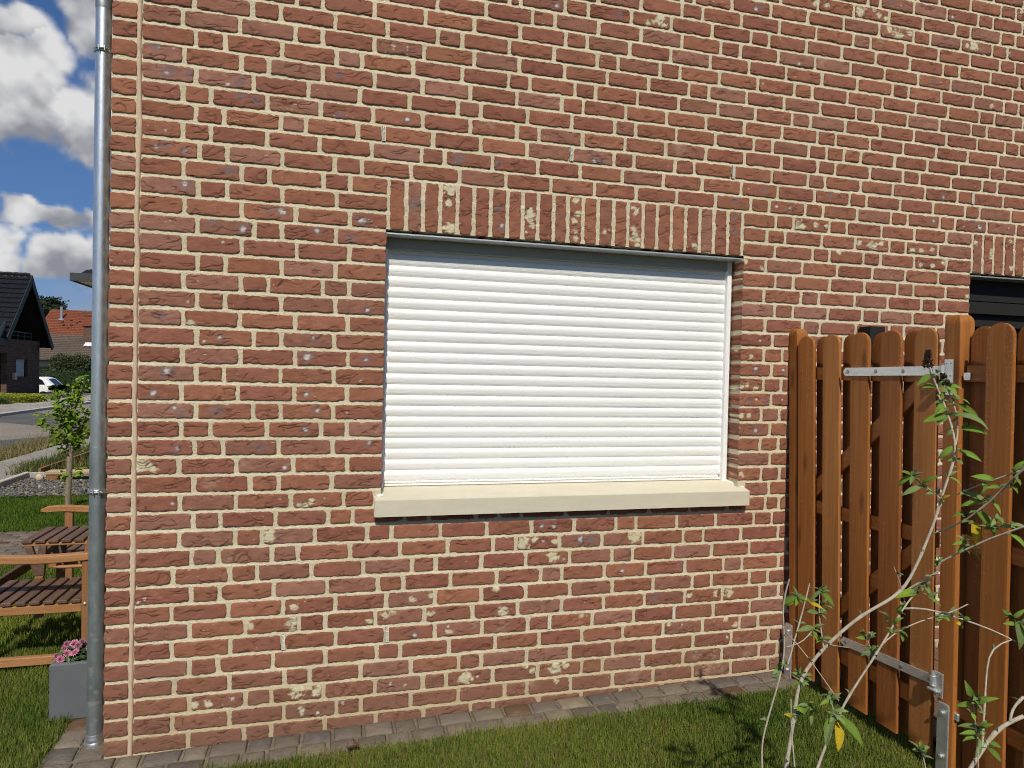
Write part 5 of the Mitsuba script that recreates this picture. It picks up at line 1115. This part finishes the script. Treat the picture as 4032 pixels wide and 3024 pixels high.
LEAVES=[(2.489,-1.764,1.767,2.451,-1.759,1.737,''),(2.5,-1.773,1.774,2.496,-1.787,1.755,''),(2.499,-1.775,1.734,2.471,-1.747,1.727,''),(2.502,-1.779,1.734,2.525,-1.799,1.719,''),(2.523,-1.788,1.739,2.528,-1.815,1.707,''),(2.523,-1.788,1.739,2.545,-1.813,1.732,''),(2.51,-1.788,1.695,2.491,-1.781,1.652,''),(2.542,-1.807,1.699,2.551,-1.835,1.688,''),(2.542,-1.809,1.686,2.579,-1.834,1.658,''),(2.519,-1.799,1.673,2.485,-1.796,1.657,''),(2.519,-1.8,1.653,2.468,-1.772,1.634,''),(2.519,-1.8,1.653,2.493,-1.787,1.625,''),(2.527,-1.807,1.655,2.583,-1.86,1.621,''),(2.526,-1.809,1.617,2.514,-1.802,1.598,''),(2.547,-1.82,1.618,2.594,-1.851,1.606,''),(2.531,-1.813,1.568,2.511,-1.784,1.532,''),(2.537,-1.825,1.557,2.565,-1.861,1.533,''),(2.535,-1.824,1.555,2.552,-1.836,1.542,'Y'),(2.525,-1.818,1.536,2.515,-1.808,1.526,''),(2.53,-1.822,1.532,2.532,-1.839,1.522,''),(2.439,-1.759,1.481,2.405,-1.76,1.49,''),(2.44,-1.76,1.479,2.424,-1.733,1.446,''),(2.443,-1.762,1.478,2.43,-1.766,1.456,''),(2.467,-1.767,1.455,2.493,-1.802,1.481,''),(2.467,-1.767,1.455,2.486,-1.771,1.439,''),(2.469,-1.766,1.449,2.432,-1.74,1.42,''),(2.507,-1.774,1.43,2.487,-1.766,1.425,''),(2.51,-1.812,1.482,2.539,-1.829,1.451,''),(2.497,-1.806,1.42,2.497,-1.833,1.433,'Y'),(2.511,-1.95,1.495,2.476,-1.92,1.499,''),(2.504,-1.932,1.485,2.49,-1.933,1.457,''),(2.503,-1.973,1.48,2.466,-1.969,1.477,''),(2.491,-1.88,1.449,2.531,-1.911,1.43,''),(2.498,-1.925,1.434,2.473,-1.894,1.417,''),(2.508,-1.947,1.442,2.512,-1.969,1.412,''),(2.508,-1.947,1.442,2.499,-1.941,1.454,''),(2.491,-1.883,1.395,2.465,-1.878,1.386,''),(2.501,-1.912,1.408,2.533,-1.933,1.357,''),(2.499,-1.889,1.376,2.522,-1.903,1.343,'Y'),(2.498,-1.969,1.397,2.479,-1.973,1.38,''),(2.5,-1.971,1.397,2.518,-1.976,1.386,''),(2.524,-1.99,1.524,2.542,-2.004,1.55,''),(2.508,-2.007,1.508,2.519,-2.014,1.491,''),(2.529,-1.994,1.521,2.528,-1.986,1.489,''),(2.511,-1.994,1.491,2.517,-2.009,1.471,''),(2.496,-1.951,1.37,2.49,-1.942,1.367,'Y'),(2.511,-2.001,1.388,2.538,-2.012,1.386,''),(2.513,-1.789,1.718,2.495,-1.797,1.698,''),(2.451,-1.791,1.17,2.438,-1.772,1.139,''),(2.464,-1.793,1.174,2.47,-1.809,1.149,''),(2.445,-1.791,1.153,2.396,-1.76,1.13,'G'),(2.455,-1.813,1.147,2.466,-1.842,1.131,''),(2.418,-1.765,1.113,2.408,-1.755,1.093,''),(2.393,-1.775,1.092,2.39,-1.788,1.114,''),(2.373,-1.764,1.073,2.371,-1.753,1.059,''),(2.381,-1.773,1.063,2.389,-1.795,1.085,''),(2.364,-1.764,1.048,2.374,-1.776,1.039,''),(2.411,-1.764,1.036,2.42,-1.781,1.025,''),(2.415,-1.766,1.028,2.417,-1.769,1.008,''),(2.323,-1.733,1.023,2.306,-1.739,1.037,''),(2.327,-1.728,1.008,2.298,-1.726,1.011,''),(2.33,-1.731,1.008,2.341,-1.735,1.022,''),(2.356,-1.721,0.968,2.338,-1.703,0.946,''),(2.364,-1.723,0.968,2.354,-1.719,0.946,''),(2.135,-1.675,1.123,2.11,-1.643,1.093,''),(2.136,-1.675,1.119,2.124,-1.685,1.101,''),(2.139,-1.676,1.123,2.169,-1.69,1.111,''),(2.164,-1.696,1.111,2.178,-1.728,1.104,'Y'),(2.132,-1.673,1.11,2.12,-1.65,1.09,'G'),(2.205,-1.682,1.138,2.187,-1.67,1.111,''),(2.208,-1.684,1.134,2.232,-1.705,1.101,''),(2.204,-1.682,1.142,2.23,-1.687,1.137,''),(2.208,-1.677,1.071,2.183,-1.652,1.073,''),(2.208,-1.677,1.071,2.229,-1.688,1.086,''),(2.174,-1.699,1.041,2.131,-1.691,1.03,''),(2.174,-1.699,1.034,2.175,-1.712,1.011,''),(2.22,-1.678,0.997,2.229,-1.708,1.008,''),(2.219,-1.677,0.996,2.201,-1.683,0.989,''),(2.19,-1.631,0.87,2.163,-1.629,0.881,''),(2.19,-1.631,0.866,2.215,-1.641,0.879,''),(2.19,-1.631,0.87,2.182,-1.647,0.905,''),(2.189,-1.633,0.854,2.166,-1.63,0.843,''),(2.193,-1.635,0.854,2.203,-1.65,0.851,''),(2.097,-1.655,0.924,2.092,-1.642,0.895,''),(2.101,-1.657,0.92,2.123,-1.661,0.929,''),(2.098,-1.654,0.906,2.094,-1.648,0.88,''),(2.215,-1.73,0.843,2.185,-1.725,0.829,''),(2.215,-1.73,0.843,2.231,-1.747,0.867,''),(2.212,-1.728,0.855,2.214,-1.727,0.868,''),(2.222,-1.736,0.799,2.196,-1.741,0.724,''),(2.244,-1.722,0.789,2.293,-1.758,0.721,''),(2.244,-1.722,0.781,2.241,-1.732,0.701,'Y'),(2.222,-1.735,0.815,2.247,-1.757,0.819,''),(2.21,-1.652,0.785,2.185,-1.632,0.76,''),(2.213,-1.655,0.782,2.23,-1.667,0.768,''),(2.21,-1.653,0.768,2.208,-1.657,0.735,''),(2.187,-1.636,0.758,2.15,-1.611,0.74,''),(2.121,-1.689,0.786,2.096,-1.689,0.794,'Y'),(2.356,-1.899,0.773,2.338,-1.892,0.774,''),(2.356,-1.899,0.773,2.342,-1.911,0.807,''),(2.361,-1.903,0.767,2.36,-1.909,0.787,''),(2.373,-2.031,0.969,2.355,-2.023,1.011,''),(2.374,-2.031,0.961,2.349,-2.006,0.945,''),(2.376,-2.031,0.957,2.405,-2.065,0.983,''),(2.375,-2.035,0.978,2.361,-2.051,1.002,''),(2.374,-2.026,0.933,2.376,-2.033,0.919,''),(2.39,-2.033,0.897,2.4,-2.06,0.918,'G'),(2.39,-2.033,0.897,2.36,-2.006,0.891,''),(2.389,-2.031,0.885,2.355,-2.016,0.878,''),(2.412,-2.019,0.854,2.399,-2.02,0.814,''),(2.422,-2.023,0.859,2.453,-2.037,0.844,''),(2.425,-2.029,0.843,2.438,-2.051,0.82,''),(2.392,-2.032,0.871,2.36,-2.02,0.861,''),(2.479,-1.898,1.322,2.452,-1.89,1.313,''),(2.48,-1.893,1.308,2.466,-1.889,1.293,''),(2.481,-1.899,1.326,2.478,-1.921,1.332,''),(2.484,-1.902,1.307,2.504,-1.921,1.278,''),(2.482,-1.895,1.301,2.487,-1.886,1.288,''),(2.507,-1.902,1.378,2.51,-1.908,1.319,'Y'),(2.522,-1.936,1.385,2.53,-1.938,1.347,''),(2.498,-1.953,1.366,2.495,-1.938,1.368,'Y'),(2.506,-1.975,1.378,2.537,-1.99,1.376,''),(2.517,-1.994,1.363,2.543,-2.01,1.331,''),(2.577,-1.957,1.135,2.566,-1.941,1.146,''),(2.58,-1.959,1.131,2.603,-1.969,1.154,''),(2.58,-1.964,1.117,2.551,-1.958,1.117,''),(2.582,-1.966,1.122,2.584,-1.974,1.058,''),(2.589,-1.973,1.12,2.589,-1.986,1.095,''),(2.512,-1.806,1.087,2.493,-1.808,1.071,''),(2.516,-1.807,1.086,2.527,-1.818,1.076,''),(2.51,-1.877,1.108,2.513,-1.894,1.108,''),(2.505,-1.873,1.09,2.497,-1.868,1.089,'Y'),(2.454,-1.839,1.251,2.447,-1.836,1.241,''),(2.457,-1.841,1.255,2.437,-1.85,1.272,''),(2.222,-1.736,0.803,2.239,-1.757,0.786,''),(2.219,-1.733,0.798,2.196,-1.727,0.759,''),(2.207,-1.65,0.789,2.217,-1.655,0.801,''),(2.2,-1.646,0.765,2.162,-1.641,0.785,''),(2.213,-1.685,1.1,2.212,-1.704,1.123,''),(2.351,-1.726,0.979,2.36,-1.739,0.983,'')]
tag('butterfly_bush', 'sparse butterfly bush with pale arching stems in front of the gate', 'shrub')
g = np.random.default_rng(77)
ROOT = np.array([2.10, -1.66, 0.01]); ROOT2 = np.array([2.36, -2.06, 0.01])
buds = MB()
for k, (r0, r1, pts) in enumerate(BRANCHES):
    pts = np.array(pts)
    if k in (0, 2, 7, 17): pts = np.vstack([ROOT + g.normal(0, 0.015, 3) * [1, 1, 0], pts])
    elif k in (12, 15, 19): pts = np.vstack([ROOT2 + g.normal(0, 0.02, 3) * [1, 1, 0], pts])
    s = np.r_[0, np.cumsum(np.linalg.norm(np.diff(pts, axis=0), axis=1))]
    t = np.linspace(0, s[-1], max(6, int(s[-1] / 0.025)))
    q = np.stack([np.interp(t, s, pts[:, i]) for i in range(3)], 1)
    ker = np.array([0.25, 0.5, 0.25])
    for _ in range(3):
        q[1:-1] = 0.25 * q[:-2] + 0.5 * q[1:-1] + 0.25 * q[2:]
    rad = np.linspace(r0, r1, len(q)) * (1 + 0.10 * (g.random(len(q)) - 0.5))
    for n_ in range(4, len(q) - 1, 5):
        rad[n_] *= 1.22
        for s_ in (-1, 1):
            if g.random() < 0.7:
                d = np.array([g.normal(0, 0.7), g.normal(0, 0.7), g.uniform(-0.2, 0.9)]); d /= np.linalg.norm(d)
                buds.add(*leaf_blade(q[n_], q[n_] + d * g.uniform(0.014, 0.032), 0.0045, [0.3, -0.5, 0.8], np.array([0.17, 0.215, 0.115]) * g.uniform(0.7, 1.3), n=3))
    put('butterfly_bush__stem', MB().tube(q, rad, 7), 'm_bark', True)
for k, (ax, ay, az, bx, by, bz, kind) in enumerate(LEAVES):
    a, b = np.array([ax, ay, az]), np.array([bx, by, bz])
    L = np.linalg.norm(b - a)
    col = {'Y': (0.50, 0.37, 0.030), 'G': (0.23, 0.335, 0.035), '': (0.165, 0.262, 0.046)}[kind]
    col = np.array(col) * g.uniform(0.75, 1.25)
    if kind == '' and g.random() < 0.3: col = np.array([0.19, 0.26, 0.095]) * g.uniform(0.8, 1.2)
    up = np.array([g.normal(-0.3, 0.3), g.normal(-0.65, 0.3), 0.60])
    key = put('butterfly_bush__leaf', leaf_blade(a, a + (b - a) * 1.10, max(0.0055, L * g.uniform(0.14, 0.20)), up, col, 0.22, g.uniform(0.08, 0.20), 7)[:2], 'm_leaf', False, leaf_blade(a, b, 0.01, up, col, n=7)[2])
    for q in range(2):
        d = np.array([g.normal(0, 0.8), g.normal(0, 0.8), g.uniform(-0.4, 0.8)]); d /= np.linalg.norm(d)
        buds.add(*leaf_blade(a, a + d * g.uniform(0.016, 0.036), g.uniform(0.004, 0.0065), [0.3, -0.5, 0.8], np.array([0.155, 0.215, 0.085]) * g.uniform(0.7, 1.35), n=4))
    if kind == 'Y': labels[key] = {'label': 'yellow withering leaf'}
put('butterfly_bush__young_leaves', buds, 'm_leaf')
labels['butterfly_bush__young_leaves'] = {'kind': 'stuff', 'label': 'tiny grey-green leaves at the stem nodes'}
for tip, hgt in (((2.486, -1.758, 1.786), 0.050), ((2.517, -1.781, 1.738), 0.032)):
    m = MB(); tip = np.array(tip)
    for q in range(150):
        t = g.random(); r = 0.013 * (1 - 0.75 * t) * math.sqrt(g.random()); th = g.uniform(0, 6.28)
        o = tip + [r * math.cos(th), r * math.sin(th), t * hgt]
        d = np.array([math.cos(th), math.sin(th), 0.8]) * 0.005
        m.tube([o, o + d], [0.0021, 0.0010], 4)
    key = put('butterfly_bush__dry_flower', m, 'm_husk')
    labels[key] = {'label': 'withered dark brown flower spike'}

# ---------------------------------------------------------------- hedges and trees far off
def foliage(boxes, n, size, base, seed, rough=0.10):
    """Leaves over the skin of rounded boxes (centre, half size)."""
    g = np.random.default_rng(seed); m = MB()
    V, F, C = [], [], []
    tot = sum(h[0] * h[1] + h[0] * h[2] + h[1] * h[2] for c, h in boxes)
    k0 = 0
    for c, h in boxes:
        k = int(n * (h[0] * h[1] + h[0] * h[2] + h[1] * h[2]) / tot)
        u = g.normal(size=(k, 3)); u = np.sign(u) * np.abs(u) ** 0.55; u /= np.abs(u).max(1, keepdims=True)
        u = u / (np.abs(u) ** 5).sum(1, keepdims=True) ** (1 / 5)
        r = 1 - rough * 2.5 * g.random((k, 1)) ** 2 + rough * 3 * (meshkit.fbm(u * 3.1 + seed, 3, seed)[:, None] - 0.5)
        p = np.array(c) + u * np.array(h) * r
        d = u + g.normal(0, 0.8, (k, 3)); d /= np.linalg.norm(d, axis=1, keepdims=True)
        e = np.cross(d, g.normal(size=(k, 3))); e /= np.linalg.norm(e, axis=1, keepdims=True)
        s = size * g.uniform(0.6, 1.4, (k, 1))
        v = np.stack([p - e * s * 0.45, p + d * s, p + e * s * 0.45, p - d * s * 0.5], 1)
        f = (np.arange(k)[:, None, None] * 4 + np.array([[0, 1, 2], [0, 2, 3]])[None]).reshape(-1, 3) + k0
        col = np.array(base) * (0.6 + 0.8 * g.random((k, 1)))
        V.append(v.reshape(-1, 3)); F.append(f); C.append(np.repeat(col, 4, 0)); k0 += 4 * k
    return (np.vstack(V), np.vstack(F)), np.vstack(C)


def hedge(key, label, boxes, n, size, base, seed, cat='hedge'):
    tag(key, label, cat)
    m = MB()
    for c, h in boxes:
        m.box(np.array(c) - np.array(h) * 0.86, np.array(c) + np.array(h) * 0.86, min(h) * 0.3, np.array(base) * 0.45)
    put(key + '__inside', m, 'm_vertex')
    f, c = foliage(boxes, n, size, base, seed)
    put(key + '__foliage', f, 'm_leafy', False, c)


hedge('hedge', 'long dark green clipped hedge behind the white car', [((-19.5, 55.6, 0.22), (6.0, 0.6, 0.97))], 26000, 0.07, (0.032, 0.062, 0.020), 1)
hedge('low_hedge', 'low yellow-green hedge across the street, the brighter right-hand one', [((-12.05, 29.6, 0.20), (1.15, 1.1, 0.22))], 9000, 0.035, (0.235, 0.255, 0.020), 2)
hedge('low_hedge_001', 'low green hedge across the street, the darker left-hand one', [((-12.55, 27.6, 0.20), (1.2, 0.55, 0.18))], 8000, 0.035, (0.090, 0.135, 0.022), 3)
hedge('shaded_shrub', 'dark low shrubs at the corner of the dark-roofed house', [((-13.5, 41.6, 0.15), (1.2, 0.6, 0.36)), ((-13.0, 40.6, 0.05), (0.8, 0.5, 0.24))], 8000, 0.05, (0.022, 0.034, 0.014), 4, 'shrub')
hedge('shaded_shrub_001', 'green trimmed shrub to the right of the pale gate pillar', [((-11.6, 41.5, 0.10), (1.0, 0.8, 0.42))], 8000, 0.05, (0.045, 0.075, 0.020), 5, 'shrub')
tag('round_shrub', 'round olive-green shrub behind the hedge', 'shrub')
put('round_shrub__stem', MB().tube([(-18.9, 57.6, -0.7), (-18.9, 57.6, 0.6)], [0.1, 0.06], 6), 'm_trunk')
f, c = foliage([((-18.85, 57.6, 0.95), (1.30, 1.2, 1.45)), ((-18.5, 57.4, 1.4), (0.75, 0.8, 0.9))], 16000, 0.075, (0.060, 0.075, 0.028), 6, 0.2)
put('round_shrub__crown', f, 'm_leafy', False, c)
tag('tall_tree', 'dark broad tree rising behind the dark-roofed house', 'tree')
put('tall_tree__trunk', MB().tube([(-37.0, 103, -0.8), (-36.8, 103, 4), (-36.5, 103, 8)], [0.45, 0.35, 0.15], 8), 'm_trunk', True)
f, c = foliage([((-37.0, 103, 7.6), (2.6, 2.5, 2.2)), ((-34.6, 103, 7.0), (1.9, 1.8, 1.5)), ((-36.6, 103, 9.2), (1.6, 1.5, 1.3)), ((-38.8, 103, 7.0), (2.4, 2.2, 2.3)), ((-32.6, 102, 6.4), (1.3, 1.2, 1.6))], 24000, 0.22, (0.038, 0.052, 0.026), 7, 0.28)
put('tall_tree__crown', f, 'm_leafy', False, c)

# ---------------------------------------------------------------- dark-roofed house across the street: its gable looks at the street
tag('gabled_house', 'dark brick house with glossy black tiled gable roof across the street', 'house')
GH = 'gabled_house__'
RY, RZ, XG, XB = 38.30, 6.35, -14.50, -27.0


def tiled(y0, z0, y1, z1, x0, x1, courses, wave, lipz=0.05):
    """A slope of pantiles: stepped courses, each with rolls along it."""
    d = np.array([y1 - y0, z1 - z0]); L = np.linalg.norm(d); d /= L; nrm = np.array([-d[1], d[0]]); nrm = nrm if nrm[1] > 0 else -nrm
    xs = np.arange(x0, x1, wave / 6)
    roll = 0.022 * np.abs(np.sin(np.pi * xs / wave)) ** 0.8
    m = MB()
    for c in range(courses):
        a, b = L * c / courses, L * (c + 1) / courses + 0.03
        pr = []
        for s, up in ((a, 0.0), (b, lipz), (b + 0.004, lipz * 0.2)):
            pr.append(np.stack([xs, y0 + d[0] * s + nrm[0] * (up + roll), z0 + d[1] * s + nrm[1] * (up + roll)], -1))
        v = np.vstack(pr); n = len(xs); k = np.arange(n - 1)
        f = np.vstack([np.stack([i * n + k, i * n + k + 1, (i + 1) * n + k + 1, (i + 1) * n + k], 1) for i in (0, 1)])
        m.add(v, f)
    return m


scene['m_roof_black_two'] = {'type': 'twosided', 'bsdf': scene['m_roof_black']}
put(GH + 'roof', tiled(RY, RZ, 35.45, 2.95, XB, XG, 13, 0.30), 'm_roof_black_two', 30)
labels[GH + 'roof'] = {'label': 'glossy black pantiles'}
put(GH + 'roof', tiled(RY, RZ, 41.30, 2.68, XB, XG, 13, 0.30), 'm_roof_black_two', 30)
put(GH + 'ridge', MB().tube([(x, RY, RZ + 0.03 + 0.02 * (k % 2)) for k, x in enumerate(np.arange(XB, XG + 0.1, 0.2))], 0.10, 8), 'm_roof_black')
for (ya, za), (yb, zb) in (((RY, RZ), (35.42, 2.92)), ((RY, RZ), (41.33, 2.65))):
    n = 9; s = np.sign(yb - ya)
    for k in range(n):
        t0, t1 = k / n, (k + 1) / n
        p, q = np.array([ya + (yb - ya) * t0, za + (zb - za) * t0]), np.array([ya + (yb - ya) * t1, za + (zb - za) * t1])
        off = np.array([-0.30 * s * 0.76, -0.30 * 0.64])
        m = MB().prism([tuple(p + [0, 0.03]), tuple(q + [0, 0.03]), tuple(q + off), tuple(p + off * (1 if k else 0.6))], 0, XG - 0.02 - 0.008 * (k % 2), XG + 0.03 - 0.008 * (k % 2), 0.004)
        put(GH + 'verge_panel', m, 'm_slate')
v = [[XB, RY, RZ - 0.10], [XG - 0.03, RY, RZ - 0.10], [XG - 0.03, 35.5, 2.88], [XB, 35.5, 2.88], [XG - 0.03, 41.25, 2.60], [XB, 41.25, 2.60]]
scene['m_dark_two'] = {'type': 'twosided', 'bsdf': {'type': 'diffuse', 'reflectance': RGB(0.035, 0.032, 0.030)}}
put(GH + 'soffit', MB().add(v, [[0, 1, 2, 3], [0, 1, 4, 5]]).add([[XB, 40.0, 2.62], [XG - 0.03, 40.0, 2.62], [XG - 0.03, 41.22, 2.62], [XB, 41.22, 2.62]], [[0, 1, 2, 3]]), 'm_dark_two')
XW = -14.90
m = MB()
for y0, y1, z0, z1 in ((36.50, 37.56, -0.3, 2.93), (37.56, 38.98, -0.3, 0.97), (37.56, 38.98, 1.90, 2.93), (38.98, 40.50, -0.3, 2.93), (30.5, 36.50, 2.17, 2.93), (30.5, 34.6, -0.3, 2.17)):
    m.box((XW - 0.25, y0, z0), (XW, y1, z1))
m.box((XB, 40.25, -0.3), (XW - 0.25, 40.498, 2.60)).box((XB, 30.5, -0.3), (XB + 0.2, 40.25, 2.9))
put(GH + 'wall', m, 'm_far_brick')
put(GH + 'gable_wall', MB().prism([(35.9, 2.935), (40.6, 2.935), (38.30, 5.9)], 0, XW - 1.6, XW - 1.4, 0.0), 'm_dark_two')
put(GH + 'loggia_floor', MB().box((XW - 1.6, 35.7, 2.78), (XW - 0.26, 40.2, 2.932)), 'm_dark_two')
w = put(GH + 'window', MB().box((XW - 0.24, 37.56, 0.97), (XW - 0.12, 38.98, 1.90)), 'm_dark')
for k in range(18):
    put(w + '__shutter_slat', MB().box((XW - 0.120, 37.60, 1.00 + k * 0.05), (XW - 0.095, 38.78, 1.047 + k * 0.05), 0.006), 'm_far_shutter')
put(w + '__sill', MB().box((XW - 0.10, 37.5, 0.92), (XW + 0.05, 39.0, 0.968), 0.005), 'm_slate')
d = put(GH + 'entrance', MB().box((XW - 1.6, 34.6, -0.2), (XW - 1.5, 36.5, 2.17)), 'm_dark')
put(GH + 'letterbox', MB().box((XW + 0.001, 37.08, 0.84), (XW + 0.13, 37.36, 1.20), 0.01), 'm_render')
r = put(GH + 'balcony_rail', MB().box((XW - 0.10, 36.0, 3.30), (XW - 0.05, 39.6, 3.36)).box((XW - 0.09, 36.0, 3.12), (XW - 0.06, 39.6, 3.15)), 'm_slate')
for k in range(5):
    put(r + '__post', MB().box((XW - 0.10, 36.2 + k * 0.83, 2.93), (XW - 0.05, 36.25 + k * 0.83, 3.30)), 'm_slate')
put(GH + 'porch_fascia', MB().box((-22, 34.5, 2.55), (-14.55, 35.50, 2.90), 0.01), 'm_slate')
put(GH + 'porch_roof', MB().prism([(34.35, 2.90), (35.6, 2.90), (35.6, 3.9)], 0, -22, -14.62, 0.01), 'm_roof_black')
put(GH + 'flashing', MB().tube([(-15.25, 34.36, 2.98), (-16.0, 35.1, 3.55), (-16.6, 35.5, 3.95)], 0.035, 6), 'm_steel')

# ---------------------------------------------------------------- houses farther back
tag('brown_roofed_house', 'low house with weathered brown tiled roof behind the hedge', 'house')
BH = 'brown_roofed_house__'
scene['m_roof_brown_two'] = {'type': 'twosided', 'bsdf': scene['m_roof_brown']}
scene['m_roof_red_two'] = {'type': 'twosided', 'bsdf': scene['m_roof_red']}
put(BH + 'roof', tiled(69.0, 4.40, 64.9, 2.08, -34, -8, 14, 0.34, 0.06), 'm_roof_brown_two', 30)
put(BH + 'roof', MB().add([[-34, 69, 4.4], [-8, 69, 4.4], [-8, 73, 2.1], [-34, 73, 2.1]], [[0, 1, 2, 3]]), 'm_roof_brown_two')
put(BH + 'wall', MB().box((-33.5, 65.4, -1.0), (-8.5, 72.5, 2.0)), 'm_render')
put(BH + 'gutter', MB().tube([(-34, 64.85, 2.03), (-8, 64.85, 2.03)], 0.07, 8), 'm_slate')
put(BH + 'plinth', MB().box((-33.5, 65.30, -1.0), (-8.5, 65.398, 1.42)), 'm_dark')
c = put(BH + 'chimney', MB().box((-21.1, 67.6, 3.2), (-19.9, 68.4, 5.15), 0.02), 'm_far_brick')
put(c + '__cap', MB().box((-21.2, 67.5, 5.15), (-19.8, 68.5, 5.24), 0.01).tube([(-20.4, 68, 5.24), (-20.4, 68, 5.5)], 0.12, 8), 'm_dark')
put(BH + 'skylight', MB().box((-0.45, -0.35, -0.04), (0.45, 0.35, 0.06), 0.01, rot=rotx(math.atan2(2.32, 4.1))).mesh()[0:2] if False else (lambda m: (m.mesh()[0] + np.array([-20.35, 67.05, 3.47]), m.mesh()[1]))(MB().box((-0.50, -0.30, 0.0), (0.50, 0.30, 0.10), 0.02, rot=rotx(math.atan2(2.32, 4.1)))), 'm_white_frame')
tag('red_roofed_house', 'house with orange-red tiled roof and metal flue, farthest back', 'house')
RH = 'red_roofed_house__'
put(RH + 'roof', tiled(89.5, 8.12, 84.5, 4.85, -31.3, -10, 16, 0.34, 0.06), 'm_roof_red_two', 30)
put(RH + 'roof', MB().add([[-31.3, 89.5, 8.12], [-10, 89.5, 8.12], [-10, 94, 5.0], [-31.3, 94, 5.0]], [[0, 1, 2, 3]]), 'm_roof_red_two')
put(RH + 'wall', MB().box((-31, 85.2, -1.0), (-10.3, 93.4, 4.9)).add([[-31, 85.2, 4.9], [-31, 93.4, 4.9], [-31, 89.4, 7.9]], [[0, 1, 2]]), 'm_far_brick')
put(RH + 'flue', MB().tube([(-29.6, 87.6, 6.8), (-29.6, 87.6, 8.35)], 0.13, 10).tube([(-29.6, 87.6, 6.75), (-29.6, 87.6, 7.05)], [0.42, 0.16], 10), 'm_zinc')
put(RH + 'snow_guard', MB().box((-27.6, 88.0, 7.62), (-12, 88.05, 7.78)), 'm_far_brick')
for k, (x, s) in enumerate([(-28.6, 0.42), (-27.9, 0.52), (-28.3, 0.62), (-28.5, 0.72), (-27.7, 0.46), (-29.4, 0.5), (-29.1, 0.62)]):
    y_ = 89.5 - 5 * s; z_ = 8.12 - 3.27 * s
    put(RH + 'roof_step', MB().box((x, y_ - 0.2, z_ + 0.06), (x + 0.26, y_, z_ + 0.16), 0.01), 'm_roof_red')
tag('carport', 'flat dark grey eave jutting out beyond the downpipe', 'carport')
put('carport__fascia', MB().box((-2.90, 8.10, 2.965), (2.5, 8.125, 3.085), 0.003).box((-2.90, 8.125, 2.965), (-2.875, 14.0, 3.085), 0.003), 'm_slate')
put('carport__soffit', MB().box((-2.875, 8.125, 2.985), (2.5, 14.0, 3.01)), 'm_vent')
put('carport__roof', MB().prism([(-2.80, 3.086), (-2.72, 3.15), (-2.55, 3.185), (2.5, 3.21), (2.5, 3.086)], 1, 8.2, 14.0, 0.01), 'm_roof_black')
put('carport__wall', MB().box((-2.30, 8.75, -0.1), (2.4, 13.8, 2.985)), 'm_render')
tag('gate_pillar', 'pale brick gate pillar in front of the far hedge', 'pillar')
put('gate_pillar__shaft', MB().box((-16.05, 50.0, -0.8), (-15.65, 50.4, 0.66), 0.01), 'm_render')
put('gate_pillar__cap', MB().box((-16.10, 49.95, 0.66), (-15.60, 50.45, 0.74), 0.01), 'm_concrete')

# ---------------------------------------------------------------- parked car, its tail to the right
tag('parked_car', 'white hatchback parked in front of the far hedge', 'car')
CX, CY, CZ = -16.38, 47.3, -0.70
side = [(0.06, 0.22), (0.0, 0.45), (0.01, 0.80), (0.10, 0.98), (0.60, 1.43), (0.95, 1.52), (1.70, 1.52), (2.30, 1.38), (2.95, 1.02), (3.75, 0.86), (4.05, 0.66), (4.08, 0.30), (3.95, 0.22)]
P = lambda pts: [(CX - x, CZ + z_) for x, z_ in pts]
put('parked_car__body', MB().prism(P(side), 1, CY, CY + 1.72, 0.10), 'm_car_paint', 40)
for pts, nm in (([(0.62, 1.02), (0.80, 1.36), (1.02, 1.43), (1.02, 1.02)], 'window'), ([(1.08, 1.02), (1.08, 1.435), (1.70, 1.435), (1.70, 1.02)], 'window'), ([(1.76, 1.02), (1.76, 1.43), (2.28, 1.28), (2.72, 1.02)], 'window')):
    put('parked_car__window', MB().prism(P(pts), 1, CY - 0.006, CY + 0.05, 0.002), 'm_car_glass')
put('parked_car__rear_window', MB().add([[CX + 0.012 - 0.16, CY + 0.25, CZ + 1.03], [CX + 0.012 - 0.16, CY + 1.47, CZ + 1.03], [CX + 0.012 - 0.56, CY + 1.40, CZ + 1.42], [CX + 0.012 - 0.56, CY + 0.32, CZ + 1.42]], [[0, 1, 2, 3]]), 'm_car_glass')
for y0 in (CY - 0.008, CY + 1.50):
    put('parked_car__tail_light', MB().prism(P([(-0.012, 0.72), (-0.010, 0.90), (0.34, 0.98), (0.30, 0.80)]), 1, y0, y0 + 0.22, 0.01), 'm_red_lamp')
put('parked_car__door_handle', MB().box((CX - 1.30, CY - 0.03, CZ + 0.90), (CX - 1.12, CY - 0.002, CZ + 0.93), 0.004), 'm_dark')
for xw in (0.72, 3.25):
    for yw in (CY - 0.012, CY + 1.54):
        c = put('parked_car__wheel', MB().tube([(CX - xw, yw, CZ + 0.31), (CX - xw, yw + 0.02, CZ + 0.31), (CX - xw, yw + 0.18, CZ + 0.31), (CX - xw, yw + 0.20, CZ + 0.31)], [0.28, 0.31, 0.31, 0.28], 24), 'm_rubber')
        put(c + '__rim', MB().tube([(CX - xw, yw - 0.008, CZ + 0.31), (CX - xw, yw + 0.21, CZ + 0.31)], [0.20, 0.20], 16), 'm_steel')
